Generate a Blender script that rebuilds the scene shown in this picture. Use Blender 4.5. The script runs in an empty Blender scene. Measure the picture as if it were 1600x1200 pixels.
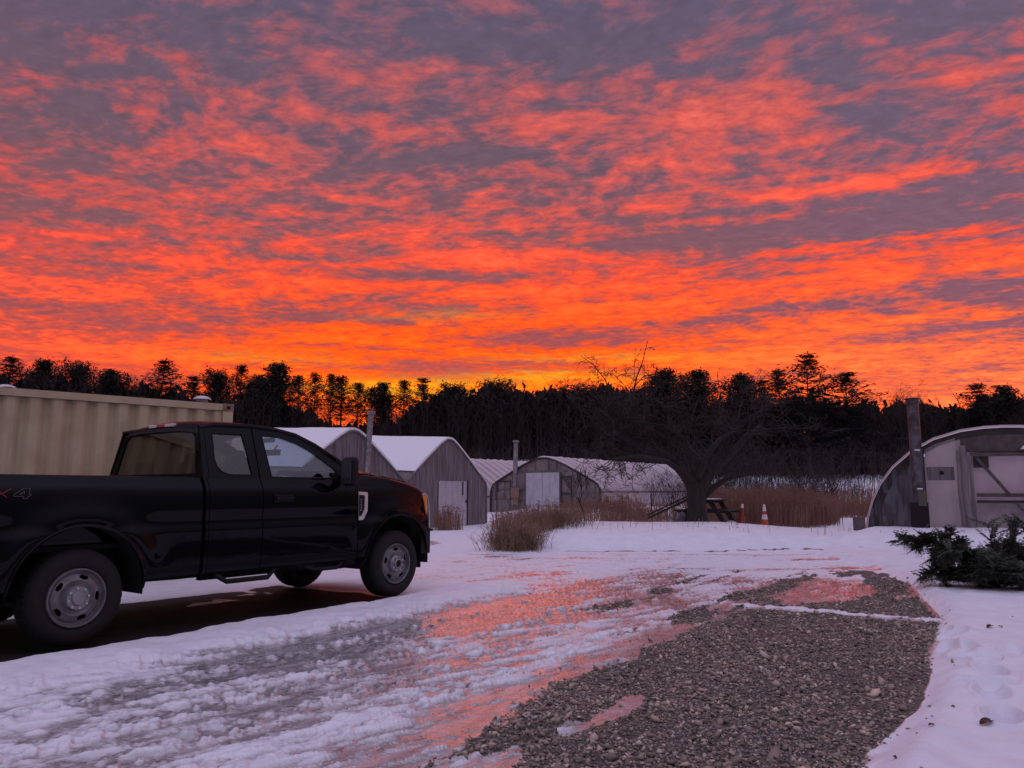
import bpy, math, random
import numpy as np
from mathutils import Vector, Matrix
from mathutils.geometry import tessellate_polygon
R = math.radians
scene = bpy.context.scene
col = scene.collection

# ------------------------------------------------------------------ camera
CAM_H = 1.35
PITCH = math.atan(166 / 1200)
cd = bpy.data.cameras.new("camera")
cd.sensor_width = 36.0
cd.lens = 27.0
cd.clip_start = 0.05
cd.clip_end = 3000
cam = bpy.data.objects.new("camera", cd)
cam.location = (0, 0, CAM_H)
cam.rotation_euler = (math.pi / 2 + PITCH, 0, 0)
col.objects.link(cam)
scene.camera = cam

# ------------------------------------------------------------------ view
scene.view_settings.view_transform = 'Standard'
scene.view_settings.look = 'None'
scene.view_settings.exposure = 0.0
scene.view_settings.gamma = 1.0

# ------------------------------------------------------------------ node helper
def lin(c):
    c = c / 255.0
    return c / 12.92 if c <= 0.04045 else ((c + 0.055) / 1.055) ** 2.4
def rgb(r, g, b):
    return (lin(r), lin(g), lin(b), 1.0)

class S:
    """a socket one can do arithmetic with"""
    def __init__(s, nt, sock): s.nt = nt; s.k = sock
    def _m(s, op, *a, clamp=False):
        n = s.nt.nodes.new('ShaderNodeMath'); n.operation = op; n.use_clamp = clamp
        for i, v in enumerate((s,) + a):
            if isinstance(v, S): s.nt.links.new(v.k, n.inputs[i])
            else: n.inputs[i].default_value = v
        return S(s.nt, n.outputs[0])
    def __add__(s, o): return s._m('ADD', o)
    __radd__ = __add__
    def __mul__(s, o): return s._m('MULTIPLY', o)
    __rmul__ = __mul__
    def __sub__(s, o): return s._m('SUBTRACT', o)
    def __rsub__(s, o): return (s * -1.0) + o
    def __truediv__(s, o): return s._m('DIVIDE', o)
    def clamp(s): return s._m('ADD', 0.0, clamp=True)
    def step(s, a, b):
        n = s.nt.nodes.new('ShaderNodeMapRange'); n.interpolation_type = 'SMOOTHSTEP'
        s.nt.links.new(s.k, n.inputs[0])
        if a <= b:
            n.inputs[1].default_value = a; n.inputs[2].default_value = b; n.inputs[3].default_value = 0; n.inputs[4].default_value = 1
        else:
            n.inputs[1].default_value = b; n.inputs[2].default_value = a; n.inputs[3].default_value = 1; n.inputs[4].default_value = 0
        return S(s.nt, n.outputs[0])
    def ramp(s, a, b, stops):
        n = s.nt.nodes.new('ShaderNodeValToRGB')
        t = (s - a) / (b - a)
        s.nt.links.new(t.k, n.inputs[0])
        e = n.color_ramp.elements
        e[0].position = (stops[0][0] - a) / (b - a); e[0].color = stops[0][1]
        e[1].position = (stops[-1][0] - a) / (b - a); e[1].color = stops[-1][1]
        for p, c in stops[1:-1]:
            q = e.new((p - a) / (b - a)); q.color = c
        return S(s.nt, n.outputs[0])
def mixc(f, a, b, mode='MIX'):
    nt = next(v.nt for v in (f, a, b) if isinstance(v, S))
    n = nt.nodes.new('ShaderNodeMix'); n.data_type = 'RGBA'; n.blend_type = mode
    for i, v in ((0, f), (6, a), (7, b)):
        if isinstance(v, S): nt.links.new(v.k, n.inputs[i])
        else: n.inputs[i].default_value = v
    return S(nt, n.outputs[2])
def noise(nt, vec, scale, detail=4, rough=0.55, dist=0.0, dims='3D', out=0):
    n = nt.nodes.new('ShaderNodeTexNoise'); n.noise_dimensions = dims
    n.inputs['Scale'].default_value = scale; n.inputs['Detail'].default_value = detail
    n.inputs['Roughness'].default_value = rough; n.inputs['Distortion'].default_value = dist
    if vec is not None: nt.links.new(vec.k, n.inputs['Vector'])
    return S(nt, n.outputs[out])
def combine(nt, x, y, z=0.0):
    n = nt.nodes.new('ShaderNodeCombineXYZ')
    for i, v in enumerate((x, y, z)):
        if isinstance(v, S): nt.links.new(v.k, n.inputs[i])
        else: n.inputs[i].default_value = v
    return S(nt, n.outputs[0])

# ------------------------------------------------------------------ sky (sunset clouds by direction)
def px_dir(u, v):
    w = 600 - v
    d = np.array([u - 800, 1200 * math.cos(PITCH) - w * math.sin(PITCH), 1200 * math.sin(PITCH) + w * math.cos(PITCH)])
    d /= np.linalg.norm(d)
    return math.degrees(math.atan2(d[0], d[1])), math.degrees(math.asin(d[2]))
def make_sky():
    w = bpy.data.worlds.new("World"); scene.world = w; w.use_nodes = True
    nt = w.node_tree; nt.nodes.clear()
    tc = nt.nodes.new('ShaderNodeTexCoord')
    sep = nt.nodes.new('ShaderNodeSeparateXYZ'); nt.links.new(tc.outputs['Generated'], sep.inputs[0])
    x, y, z = (S(nt, o) for o in sep.outputs)
    el = z._m('ARCSINE') * 57.2958
    az = x._m('ARCTAN2', y) * 57.2958
    den = z._m('MAXIMUM', 0.0) + 0.07
    # wind-drawn layer: rotate a little so the streaks drift
    px, py = x / den, y / den
    c, s = math.cos(R(-14)), math.sin(R(-14))
    qx = px * c + py * s; qy = py * c - px * s
    P = combine(nt, qx * 0.80, qy, 0.0)
    # light warp so that edges curl
    wob = noise(nt, P, 1.6, 3, 0.5, out=1)
    add = nt.nodes.new('ShaderNodeVectorMath'); add.operation = 'MULTIPLY_ADD'
    nt.links.new(wob.k, add.inputs[0]); add.inputs[1].default_value = (0.20, 0.20, 0); nt.links.new(P.k, add.inputs[2])
    PW = S(nt, add.outputs[0])
    n1 = noise(nt, PW, 1.5, 3, 0.5)
    n2 = noise(nt, PW, 7.5, 8, 0.64, 0.25)
    n3 = noise(nt, PW, 24.0, 6, 0.62, 0.2)
    # broad layout of lit and unlit cloud
    blobs = [(1150,170,110,48,.20),(900,205,240,22,.14),(520,95,150,34,.07),(380,215,190,45,.06),(1500,120,150,22,.18),
             (1350,285,300,14,.30),(750,465,560,26,.16),(800,408,230,20,.16),(620,370,170,24,.08),(130,470,190,60,.10),
             (1180,230,160,18,.10),(330,330,240,26,.05),(1400,395,160,10,.10),(200,75,120,16,.10),(1250,440,320,14,.10),
             (1400,334,260,24,-.34),(920,60,330,46,-.17),(1470,40,220,42,-.18),(100,40,240,50,-.16),(630,240,110,30,-.16),
             (765,235,60,24,-.14),(1300,178,70,26,-.18),(860,530,160,13,-.34),(480,495,45,8,-.30),(260,510,90,9,-.18),
             (700,436,180,10,-.18),(1090,372,200,20,-.20),(130,180,90,40,-.12),(1560,245,110,36,-.16),(520,575,120,8,-.16),
             (1540,600,90,8,-.16),(1000,505,130,7,-.16),(420,290,140,16,-.10),(1250,475,240,10,-.14),(90,600,60,8,-.10)]
    bias = None
    for (bx, by, sx, sy, am) in blobs:
        a0, e0 = px_dir(bx, by); a1, _ = px_dir(bx + sx, by); _, e1 = px_dir(bx, by - sy)
        u = (az - a0) / (a1 - a0); v = (el - e0) / (e1 - e0)
        g = ((u * u + v * v) * -1.0)._m('EXPONENT') * (am * 1.0)
        bias = g if bias is None else bias + g
    cover = el.ramp(0, 40, [(0, (.58,)*3 + (1,)), (9, (.51,)*3 + (1,)), (13, (.375,)*3 + (1,)), (18, (.31,)*3 + (1,)), (25, (.29,)*3 + (1,)), (34, (.29,)*3 + (1,)), (40, (.27,)*3 + (1,))])
    SB = combine(nt, az * 0.045, el * 0.62, 0.0)
    nb = noise(nt, SB, 1.0, 6, 0.60, 0.3)
    band_ = (nb - 0.5) * el.step(28, 10) * 1.45
    f = n1 * 0.22 + n2 * 1.10 + n3 * 0.52 + bias + band_ + (cover - 1.29)
    f = f - az.step(-8, -34) * 0.06
    lit = f.step(-0.22, 0.15)
    hot = f.step(0.03, 0.36)
    litc = el.ramp(0, 40, [(0, rgb(235, 85, 30)), (7, rgb(255, 88, 22)), (11, rgb(255, 86, 26)), (16, rgb(248, 82, 54)), (22, rgb(222, 92, 84)), (28, rgb(196, 92, 92)), (34, rgb(162, 94, 104)), (40, rgb(146, 96, 112))])
    hotc = el.ramp(0, 40, [(0, rgb(255, 130, 30)), (7, rgb(255, 118, 26)), (12, rgb(255, 104, 32)), (17, rgb(255, 102, 68)), (24, rgb(250, 106, 88)), (29, rgb(236, 106, 98)), (34, rgb(178, 96, 104)), (40, rgb(160, 100, 112))])
    shc = el.ramp(0, 40, [(0, rgb(190, 90, 80)), (8, rgb(196, 84, 78)), (12, rgb(158, 82, 86)), (17, rgb(138, 88, 95)), (24, rgb(112, 88, 103)), (34, rgb(98, 88, 111)), (40, rgb(100, 92, 116))])
    # the right-hand sky is cooler and paler
    rightness = az.step(2, 34)
    shc = mixc(rightness * 0.45, shc, rgb(112, 98, 124))
    litc = mixc(rightness * el.step(18, 6) * 0.45, litc, rgb(246, 132, 96))
    hotc = mixc(rightness * el.step(18, 6) * 0.6, hotc, rgb(255, 150, 100))
    leftness = az.step(-12, -36)
    litc = mixc(leftness * 0.55, litc, rgb(200, 82, 80)); hotc = mixc(leftness * 0.45, hotc, rgb(226, 92, 82))
    c_ = mixc(lit, shc, litc)
    c_ = mixc(hot, c_, hotc)
    # small mottling
    c_ = mixc(0.22, c_, n3.ramp(0, 1, [(0.3, (0.25, 0.25, 0.25, 1)), (0.7, (0.8, 0.8, 0.8, 1))]), 'OVERLAY')
    # yellow heart of the glow, low behind the trees
    yel = None
    for (bx, by, sx, sy, am) in [(660,606,170,13,.9),(850,588,110,7,.7),(1000,596,80,6,.35),(720,492,90,7,.2),(600,622,110,12,.5),(620,500,80,5,.15),(420,560,140,8,.25),(930,560,150,6,.4)]:
        a0, e0 = px_dir(bx, by); a1, _ = px_dir(bx + sx, by); _, e1 = px_dir(bx, by - sy)
        u = (az - a0) / (a1 - a0); v = (el - e0 + (n2 - 0.5) * 2.0) / (e1 - e0)
        g = ((u * u + v * v) * -1.0)._m('EXPONENT') * am
        yel = g if yel is None else yel + g
    c_ = mixc((yel * (n3 * 1.5 + 0.25)).clamp(), c_, rgb(255, 178, 32))
    # the lit cloud is brighter in red than a display can show
    c_ = mixc(lit * hot * el.step(26, 12), c_, mixc(1.0, c_, (2.1, 1.05, 1.0, 1), 'MULTIPLY'))
    # zenith and the eastern half of the sky: blue-mauve dusk light
    amb = el.ramp(-5, 90, [(-5, (.06, .052, .055, 1)), (5, (.13, .115, .125, 1)), (16, (.28, .25, .30, 1)), (40, (.62, .56, .80, 1)), (90, (.80, .70, 1.04, 1))])
    q = el.step(37, 62)._m('MAXIMUM', y.step(0.60, 0.05))
    c_ = mixc(q, c_, amb)
    c_ = mixc(el.step(1.0, -3.0), c_, (.03, .02, .025, 1))
    bg = nt.nodes.new('ShaderNodeBackground'); nt.links.new(c_.k, bg.inputs[0]); bg.inputs[1].default_value = 1.0
    out = nt.nodes.new('ShaderNodeOutputWorld'); nt.links.new(bg.outputs[0], out.inputs[0])
make_sky()

# the sun is just down: only a broad warm remnant from the west
sd = bpy.data.lights.new("sun", 'SUN'); sd.energy = 0.05; sd.angle = R(20); sd.color = (1.0, 0.32, 0.14)
sun = bpy.data.objects.new("sun", sd); col.objects.link(sun)
sun.rotation_euler = (R(90 - 10), 0, R(180 + 3))
# ------------------------------------------------------------------ materials
def mat(name, base, rough=0.6, metal=0.0, var=0.0, vscale=8.0, bump=0.0, bscale=40.0, base2=None, coat=0.0, ior=1.5, stretch=None, spec=None):
    m = bpy.data.materials.new(name); m.use_nodes = True
    nt = m.node_tree; b = nt.nodes['Principled BSDF']
    b.inputs['Roughness'].default_value = rough; b.inputs['Metallic'].default_value = metal; b.inputs['IOR'].default_value = ior
    if spec is not None: b.inputs['Specular IOR Level'].default_value = spec
    if coat: b.inputs['Coat Weight'].default_value = coat; b.inputs['Coat Roughness'].default_value = 0.04
    c4 = tuple(base) + (1.0,)
    tc = nt.nodes.new('ShaderNodeTexCoord'); v = S(nt, tc.outputs['Object'])
    if stretch:
        mp = nt.nodes.new('ShaderNodeMapping'); mp.inputs['Scale'].default_value = stretch
        nt.links.new(v.k, mp.inputs['Vector']); v = S(nt, mp.outputs[0])
    b.inputs['Base Color'].default_value = c4
    if var or base2:
        c2 = tuple(base2) + (1.0,) if base2 else tuple(max(0, x * (1 - var)) for x in base) + (1.0,)
        n = noise(nt, v, vscale, 5, 0.6)
        nt.links.new(mixc(n.step(0.35, 0.65), c4, c2).k, b.inputs['Base Color'])
    if bump:
        n = noise(nt, v, bscale, 4, 0.6)
        bn = nt.nodes.new('ShaderNodeBump'); bn.inputs['Strength'].default_value = 0.6; bn.inputs['Distance'].default_value = bump
        nt.links.new(n.k, bn.inputs['Height']); nt.links.new(bn.outputs[0], b.inputs['Normal'])
    return m
def glass_mat(name, tint, refl=0.12):
    m = bpy.data.materials.new(name); m.use_nodes = True
    nt = m.node_tree; nt.nodes.clear()
    t = nt.nodes.new('ShaderNodeBsdfTransparent'); t.inputs[0].default_value = tuple(tint) + (1,)
    g = nt.nodes.new('ShaderNodeBsdfGlossy'); g.inputs['Roughness'].default_value = 0.02; g.inputs[0].default_value = (1, 1, 1, 1)
    lw = nt.nodes.new('ShaderNodeLayerWeight'); lw.inputs[0].default_value = .5
    k = S(nt, lw.outputs['Facing'])._m('POWER', 4.0) * .85 + .07
    mx = nt.nodes.new('ShaderNodeMixShader'); nt.links.new(k.clamp().k, mx.inputs[0])
    nt.links.new(t.outputs[0], mx.inputs[1]); nt.links.new(g.outputs[0], mx.inputs[2])
    o = nt.nodes.new('ShaderNodeOutputMaterial'); nt.links.new(mx.outputs[0], o.inputs[0])
    return m
M = {}
M['paint'] = mat('black_paint', (.0020, .0020, .0036), .40, coat=.36, spec=.0)
M['rubber'] = mat('tyre_rubber', (.009, .0085, .009), .85, var=.4, vscale=12, bump=.004, bscale=60)
M['plastic'] = mat('black_plastic', (.007, .007, .008), .6, spec=.25, bump=.001, bscale=200)
M['steel_rim'] = mat('painted_steel', (.20, .19, .205), .45, metal=.35, var=.35, vscale=9, bump=.001)
M['hub'] = mat('hub_metal', (.30, .29, .32), .35, metal=.4, var=.2)
M['chrome'] = mat('chrome', (.62, .60, .63), .28, metal=.55)
M['dark'] = mat('underbody', (.008, .007, .007), .9)
M['amber'] = mat('amber_lens', (.80, .30, .05), .25, coat=.6, var=.3, vscale=30)
M['red_lens'] = mat('red_lens', (.55, .012, .012), .2, coat=1.0)
M['white_lens'] = mat('clear_lens', (.62, .58, .60), .15, coat=1.0)
M['seat'] = mat('seat_cloth', (.020, .019, .022), .95)
M['glass'] = glass_mat('window_glass', (.70, .76, .80))
M['glass_dark'] = glass_mat('privacy_glass', (.52, .52, .47))
M['container'] = mat('container_paint', (.50, .40, .255), .6, base2=(.43, .335, .21), vscale=2.6, bump=.003, bscale=9)
M['rust'] = mat('rusty_steel', (.20, .09, .05), .8, base2=(.27, .20, .15), vscale=9)
M['galv'] = mat('galvanised_metal', (.30, .29, .32), .42, metal=.7, var=.4, vscale=7, bump=.002)
M['vent'] = mat('vent_metal', (.55, .52, .56), .4, metal=.3)
M['snow'] = mat('roof_snow', (.80, .80, .84), .65, bump=.03, bscale=5)
M['bark'] = mat('bark', (.036, .025, .022), .95, base2=(.020, .014, .012), vscale=14, bump=.02, bscale=22, stretch=(1, 1, .25))
M['twig'] = mat('twigs', (.036, .024, .021), .95)
M['pine_bark'] = mat('pine_bark', (.035, .024, .020), .95, var=.4)
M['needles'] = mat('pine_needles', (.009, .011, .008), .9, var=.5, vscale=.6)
M['needles2'] = mat('evergreen_needles', (.075, .085, .060), .85, var=.5, vscale=5)
M['straw'] = mat('dry_stalks', (.27, .145, .10), .9, base2=(.16, .075, .052), vscale=1.5)
M['brush'] = mat('brush', (.022, .0115, .010), .95, var=.55, vscale=.5)
M['brush2'] = mat('grey_brush', (.045, .032, .030), .95, var=.4, vscale=.5)
M['wood'] = mat('weathered_wood', (.215, .185, .195), .9, base2=(.135, .112, .118), vscale=6, bump=.006, bscale=30, stretch=(1, 1, .15))
M['dark_wood'] = mat('dark_wood', (.045, .034, .032), .9, base2=(.025, .02, .018), vscale=6)
M['white_door'] = mat('painted_door', (.50, .48, .53), .6, var=.12, vscale=4)
M['poly'] = mat('poly_sheet', (.25, .205, .215), .35, var=.45, vscale=1.4, bump=.05, bscale=2.0)
M['poly_dark'] = mat('old_poly_sheet', (.085, .088, .108), .38, base2=(.032, .032, .042), vscale=2.2, bump=.10, bscale=2.6, stretch=(2.2, 2.2, .35))
M['poly_roof'] = mat('poly_roof', (.40, .30, .33), .5, var=.12, vscale=1.0, bump=.02, bscale=3)
M['orange'] = mat('cone_orange', (.62, .10, .03), .6, var=.4, vscale=20)
M['cone_red'] = mat('cone_red', (.38, .045, .03), .7, var=.5, vscale=20)
M['cone_white'] = mat('cone_white', (.70, .68, .70), .5)
M['concrete'] = mat('concrete', (.13, .10, .095), .9, var=.4)
M['leaf'] = mat('dead_leaf', (.12, .045, .02), .8, var=.5, vscale=60)
M['decal_red'] = mat('decal_red', (.30, .012, .02), .5)
M['decal_grey'] = mat('decal_grey', (.13, .12, .14), .5)
M['plaster_card'] = mat('sun_shade_card', (.45, .46, .46), .7)

# ------------------------------------------------------------------ mesh builder
class MB:
    def __init__(s): s.v = []; s.f = []
    def add(s, vs, fs):
        o = len(s.v); s.v.extend([tuple(p) for p in vs]); s.f.extend([tuple(o + i for i in f) for f in fs]); return s
    def box(s, c, size, rot=None):
        x, y, z = (q / 2 for q in size)
        vs = [Vector((a * x, b * y, d * z)) for a in (-1, 1) for b in (-1, 1) for d in (-1, 1)]
        if rot is not None: vs = [rot @ v for v in vs]
        c = Vector(c); vs = [v + c for v in vs]
        return s.add(vs, [(0, 1, 3, 2), (4, 6, 7, 5), (0, 4, 5, 1), (2, 3, 7, 6), (0, 2, 6, 4), (1, 5, 7, 3)])
    def beam(s, a, b, w, h, up=(0, 0, 1)):
        a, b = Vector(a), Vector(b); d = (b - a); L = d.length; d.normalize()
        up = Vector(up)
        if abs(d.dot(up)) > .98: up = Vector((0, 1, 0))
        sx = d.cross(up).normalized(); sz = sx.cross(d)
        rot = Matrix((sx, d, sz)).transposed()
        return s.box((a + b) / 2, (w, L, h), rot)
    def tube(s, pts, rad, n=6, cap=True):
        pts = [Vector(p) for p in pts]
        if not hasattr(rad, '__len__'): rad = [rad] * len(pts)
        o = len(s.v); m = len(pts); up = None
        for i, p in enumerate(pts):
            d = (pts[min(i + 1, m - 1)] - pts[max(i - 1, 0)])
            if d.length < 1e-9: d = Vector((0, 0, 1))
            d.normalize()
            if up is None: up = Vector((0, 0, 1)) if abs(d.z) < .9 else Vector((1, 0, 0))
            a = d.cross(up).normalized(); b = a.cross(d); up = b
            for k in range(n):
                t = 2 * math.pi * k / n
                s.v.append(tuple(p + (a * math.cos(t) + b * math.sin(t)) * rad[i]))
        for i in range(m - 1):
            for k in range(n):
                k2 = (k + 1) % n
                s.f.append((o + i * n + k, o + i * n + k2, o + (i + 1) * n + k2, o + (i + 1) * n + k))
        if cap:
            s.f.append(tuple(o + k for k in range(n))[::-1]); s.f.append(tuple(o + (m - 1) * n + k for k in range(n)))
        return s
    def lathe(s, prof, n=48, axis='z', c=(0, 0, 0), drop=None):
        """prof: (r, h) pairs revolved round axis"""
        o = len(s.v); m = len(prof); c = Vector(c)
        for r, h in prof:
            for k in range(n):
                t = 2 * math.pi * k / n; a, b = r * math.cos(t), r * math.sin(t)
                p = (a, b, h) if axis == 'z' else (a, h, b)
                s.v.append(tuple(Vector(p) + c))
        for i in range(m - 1):
            for k in range(n):
                if drop and drop((prof[i][0] + prof[i + 1][0]) / 2, 2 * math.pi * (k + .5) / n): continue
                k2 = (k + 1) % n
                s.f.append((o + i * n + k, o + i * n + k2, o + (i + 1) * n + k2, o + (i + 1) * n + k))
        return s
    def prism(s, poly, fn, t):
        """poly in 2D; fn(u,v,k)->3D where k=0 front, 1 back at thickness t"""
        n = len(poly)
        tri = tessellate_polygon([[Vector((p[0], p[1], 0)) for p in poly]])
        o = len(s.v)
        for k in (0, t):
            for p in poly: s.v.append(tuple(fn(p[0], p[1], k)))
        for a, b, c in tri:
            s.f.append((o + a, o + b, o + c)); s.f.append((o + n + c, o + n + b, o + n + a))
        for i in range(n):
            j = (i + 1) % n; s.f.append((o + i, o + j, o + n + j, o + n + i))
        return s
    def holed(s, outer, holes, fn, t):
        loops = [outer] + holes
        flat = [p for l in loops for p in l]; n = len(flat)
        tri = tessellate_polygon([[Vector((p[0], p[1], 0)) for p in l] for l in loops])
        o = len(s.v)
        for k in (0, t):
            for p in flat: s.v.append(tuple(fn(p[0], p[1], k)))
        for a, b, c in tri:
            s.f.append((o + a, o + b, o + c)); s.f.append((o + n + c, o + n + b, o + n + a))
        q = 0
        for l in loops:
            m = len(l)
            for i in range(m):
                j = (i + 1) % m; s.f.append((o + q + i, o + q + j, o + n + q + j, o + n + q + i))
            q += m
        return s
    def grid(s, P):
        """P[i][j] 3D points"""
        o = len(s.v); a, b = len(P), len(P[0])
        for r in P:
            for p in r: s.v.append(tuple(p))
        for i in range(a - 1):
            for j in range(b - 1):
                s.f.append((o + i * b + j, o + (i + 1) * b + j, o + (i + 1) * b + j + 1, o + i * b + j + 1))
        return s
    def build(s, name, material, parent=None, smooth=None, bevel=0, recalc=True):
        me = bpy.data.meshes.new(name); me.from_pydata(s.v, [], s.f)
        if recalc:
            import bmesh
            bm = bmesh.new(); bm.from_mesh(me)
            bmesh.ops.recalc_face_normals(bm, faces=bm.faces); bm.to_mesh(me); bm.free()
        me.materials.append(material)
        if smooth is not None:
            me.shade_smooth(); me.set_sharp_from_angle(angle=R(smooth))
        o = bpy.data.objects.new(name, me); col.objects.link(o)
        if parent: o.parent = parent
        if bevel:
            bv = o.modifiers.new('bevel', 'BEVEL'); bv.width = bevel; bv.segments = 2; bv.limit_method = 'ANGLE'
        return o
def tag(o, label=None, cat=None, group=None, kind=None):
    if label: o['label'] = label
    if cat: o['category'] = cat
    if group: o['group'] = group
    if kind: o['kind'] = kind
    return o
def empty(name, loc, rz=0.0, label=None, cat=None, group=None):
    o = bpy.data.objects.new(name, None); o.location = loc; o.rotation_euler = (0, 0, rz); o.empty_display_size = .2
    col.objects.link(o); return tag(o, label, cat, group)
def copy_tree(o, parent=None):
    c = o.copy(); col.objects.link(c); c.parent = parent
    for ch in list(o.children): copy_tree(ch, c)
    return c

# ------------------------------------------------------------------ numpy value noise
def _h(ix, iy, seed):
    a = (ix.astype(np.int64) * 374761393 + iy.astype(np.int64) * 668265263 + seed * 1442695041) & 0xffffffff
    a = ((a ^ (a >> 13)) * 1274126177) & 0xffffffff
    return ((a ^ (a >> 16)) & 0xffffff) / float(0xffffff)
def vn(x, y, seed=0):
    x = np.asarray(x, float); y = np.asarray(y, float)
    ix, iy = np.floor(x), np.floor(y); fx, fy = x - ix, y - iy
    fx = fx * fx * fx * (fx * (fx * 6 - 15) + 10); fy = fy * fy * fy * (fy * (fy * 6 - 15) + 10)
    a, b, c, d = _h(ix, iy, seed), _h(ix + 1, iy, seed), _h(ix, iy + 1, seed), _h(ix + 1, iy + 1, seed)
    return (a * (1 - fx) + b * fx) * (1 - fy) + (c * (1 - fx) + d * fx) * fy
def fbm(x, y, o=4, seed=0, g=.5):
    r = 0; am = 1; t = 0
    for i in range(o):
        r = r + am * vn(x, y, seed + i * 17); t += am; am *= g
        x, y = x * 2.03 + 5.3, y * 2.03 + 1.7
    return r / t - .5
def sst(x, a, b):
    t = np.clip((np.asarray(x, float) - a) / (b - a), 0, 1); return t * t * (3 - 2 * t)

def thin(m, amt, tint=(1, .95, .95)):
    """let a thin sheet pass light from behind"""
    nt = m.node_tree; b = nt.nodes['Principled BSDF']; out = [n for n in nt.nodes if n.type == 'OUTPUT_MATERIAL'][0]
    t = nt.nodes.new('ShaderNodeBsdfTranslucent'); t.inputs[0].default_value = tuple(tint) + (1,)
    mx = nt.nodes.new('ShaderNodeMixShader'); mx.inputs[0].default_value = amt
    nt.links.new(b.outputs[0], mx.inputs[1]); nt.links.new(t.outputs[0], mx.inputs[2]); nt.links.new(mx.outputs[0], out.inputs[0])
M['snow_thin'] = mat('thin_roof_snow', (.78, .70, .74), .65, bump=.03, bscale=5)
for k_, a_ in (('snow_thin', .5), ('poly', .35), ('poly_roof', .65), ('poly_dark', .04)): thin(M[k_], a_)
M['mirror'] = mat('mirror_glass', (.03, .03, .035), .1, coat=1.0)

def stains(m, colr, scale, stretch, lo, hi, amt=.8):
    """streaks and spots of rust or grime with a shape of their own"""
    nt = m.node_tree; b = nt.nodes['Principled BSDF']
    src = b.inputs['Base Color'].links[0].from_socket
    tc = nt.nodes.new('ShaderNodeTexCoord'); mp = nt.nodes.new('ShaderNodeMapping'); mp.inputs['Scale'].default_value = stretch
    nt.links.new(tc.outputs['Object'], mp.inputs[0])
    n = noise(nt, S(nt, mp.outputs[0]), scale, 6, .68)
    nt.links.new(mixc(n.step(lo, hi) * amt, S(nt, src), tuple(colr) + (1,)).k, b.inputs['Base Color'])
stains(M['container'], (.16, .07, .035), 3.0, (1, 1, .35), .66, .72, .75)
stains(M['container'], (.22, .18, .13), 1.6, (1.5, 1.5, .12), .50, .66, .55)
stains(M['white_door'], (.28, .26, .28), 5.0, (1, 1, .2), .50, .66, .6)
stains(M['wood'], (.055, .045, .045), 9.0, (1.2, 1.2, .10), .52, .60, .6)
# ------------------------------------------------------------------ terrain
CA, SA = math.cos(R(56)), math.sin(R(56))
def ab(x, y): return CA * x + SA * y, SA * x - CA * y
def gs(v, c, w): return np.exp(-((v - c) / w) ** 2)
def band(v, lo, hi, s=.12): return sst(v, lo - s, lo + s) * (1 - sst(v, hi - s, hi + s))
def macro(x, y):
    x = np.asarray(x, float); y = np.asarray(y, float)
    a, b = ab(x, y)
    z = .05 * (1 - sst(b, -6.6, -6.0)) * (1 - sst(y, 12, 18))
    z = z + .48 * (.72 * sst(y, 17.3, 18.7) + .28 * sst(y, 18.4, 21)) * sst(x, -1.2, 1.8) * (1 - .5 * sst(y, 21.5, 26)) * (1 - .42 * sst(x, 5.5, 9))
    z = z - .10 * sst(y, 18, 30) * (1 - sst(x, -1.5, 2.5)) - .12 * sst(y, 26, 33) * (1 - sst(x, -1.5, 2.5)) * (1 - sst(y, 40, 46))
    z = z + .12 * sst(y, 38, 45) * (1 - sst(y, 70, 90))
    z = z + .50 * np.exp(-((x - 5.4) / 1.6) ** 2 - ((y - 33.5) / 1.6) ** 2) + .32 * np.exp(-((x - 3.6) / 1.0) ** 2 - ((y - 30) / 1.2) ** 2) + .45 * np.exp(-((x - 7.6) / 1.6) ** 2 - ((y - 37) / 2) ** 2)
    z = z + np.interp(y, [52, 70, 100, 140, 300, 900], [0, 1.2, 3.2, 5.0, 8, 11])
    z = z + np.interp(y, [60, 100, 140, 900], [0, 2.2, 2.8, 2.8]) * (1 - sst(x, -6, 26))
    return z
rng = np.random.default_rng(7)
FOOT = []
for i in range(11):
    t = i / 10
    cx, cy = 4.55 - 1.35 * t - .25 * t * t, 9.4 - 5.1 * t
    for sd_ in (-1, 1):
        FOOT.append((cx + sd_ * .16 + rng.normal(0, .09), cy + sd_ * .17 + rng.normal(0, .10), R(60 + rng.normal(0, 16)), .075 + .035 * rng.random()))
for i in range(16):
    FOOT.append((rng.uniform(2.6, 5.6), rng.uniform(3.6, 8.6), R(rng.uniform(0, 180)), rng.uniform(.035, .07)))
def right_edge(a):
    return np.interp(a, [0, 3, 6, 9, 11, 13, 15.3, 17], [-.92, -.86, -.74, -.90, -1.35, -1.75, -2.6, -4.0])
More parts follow.
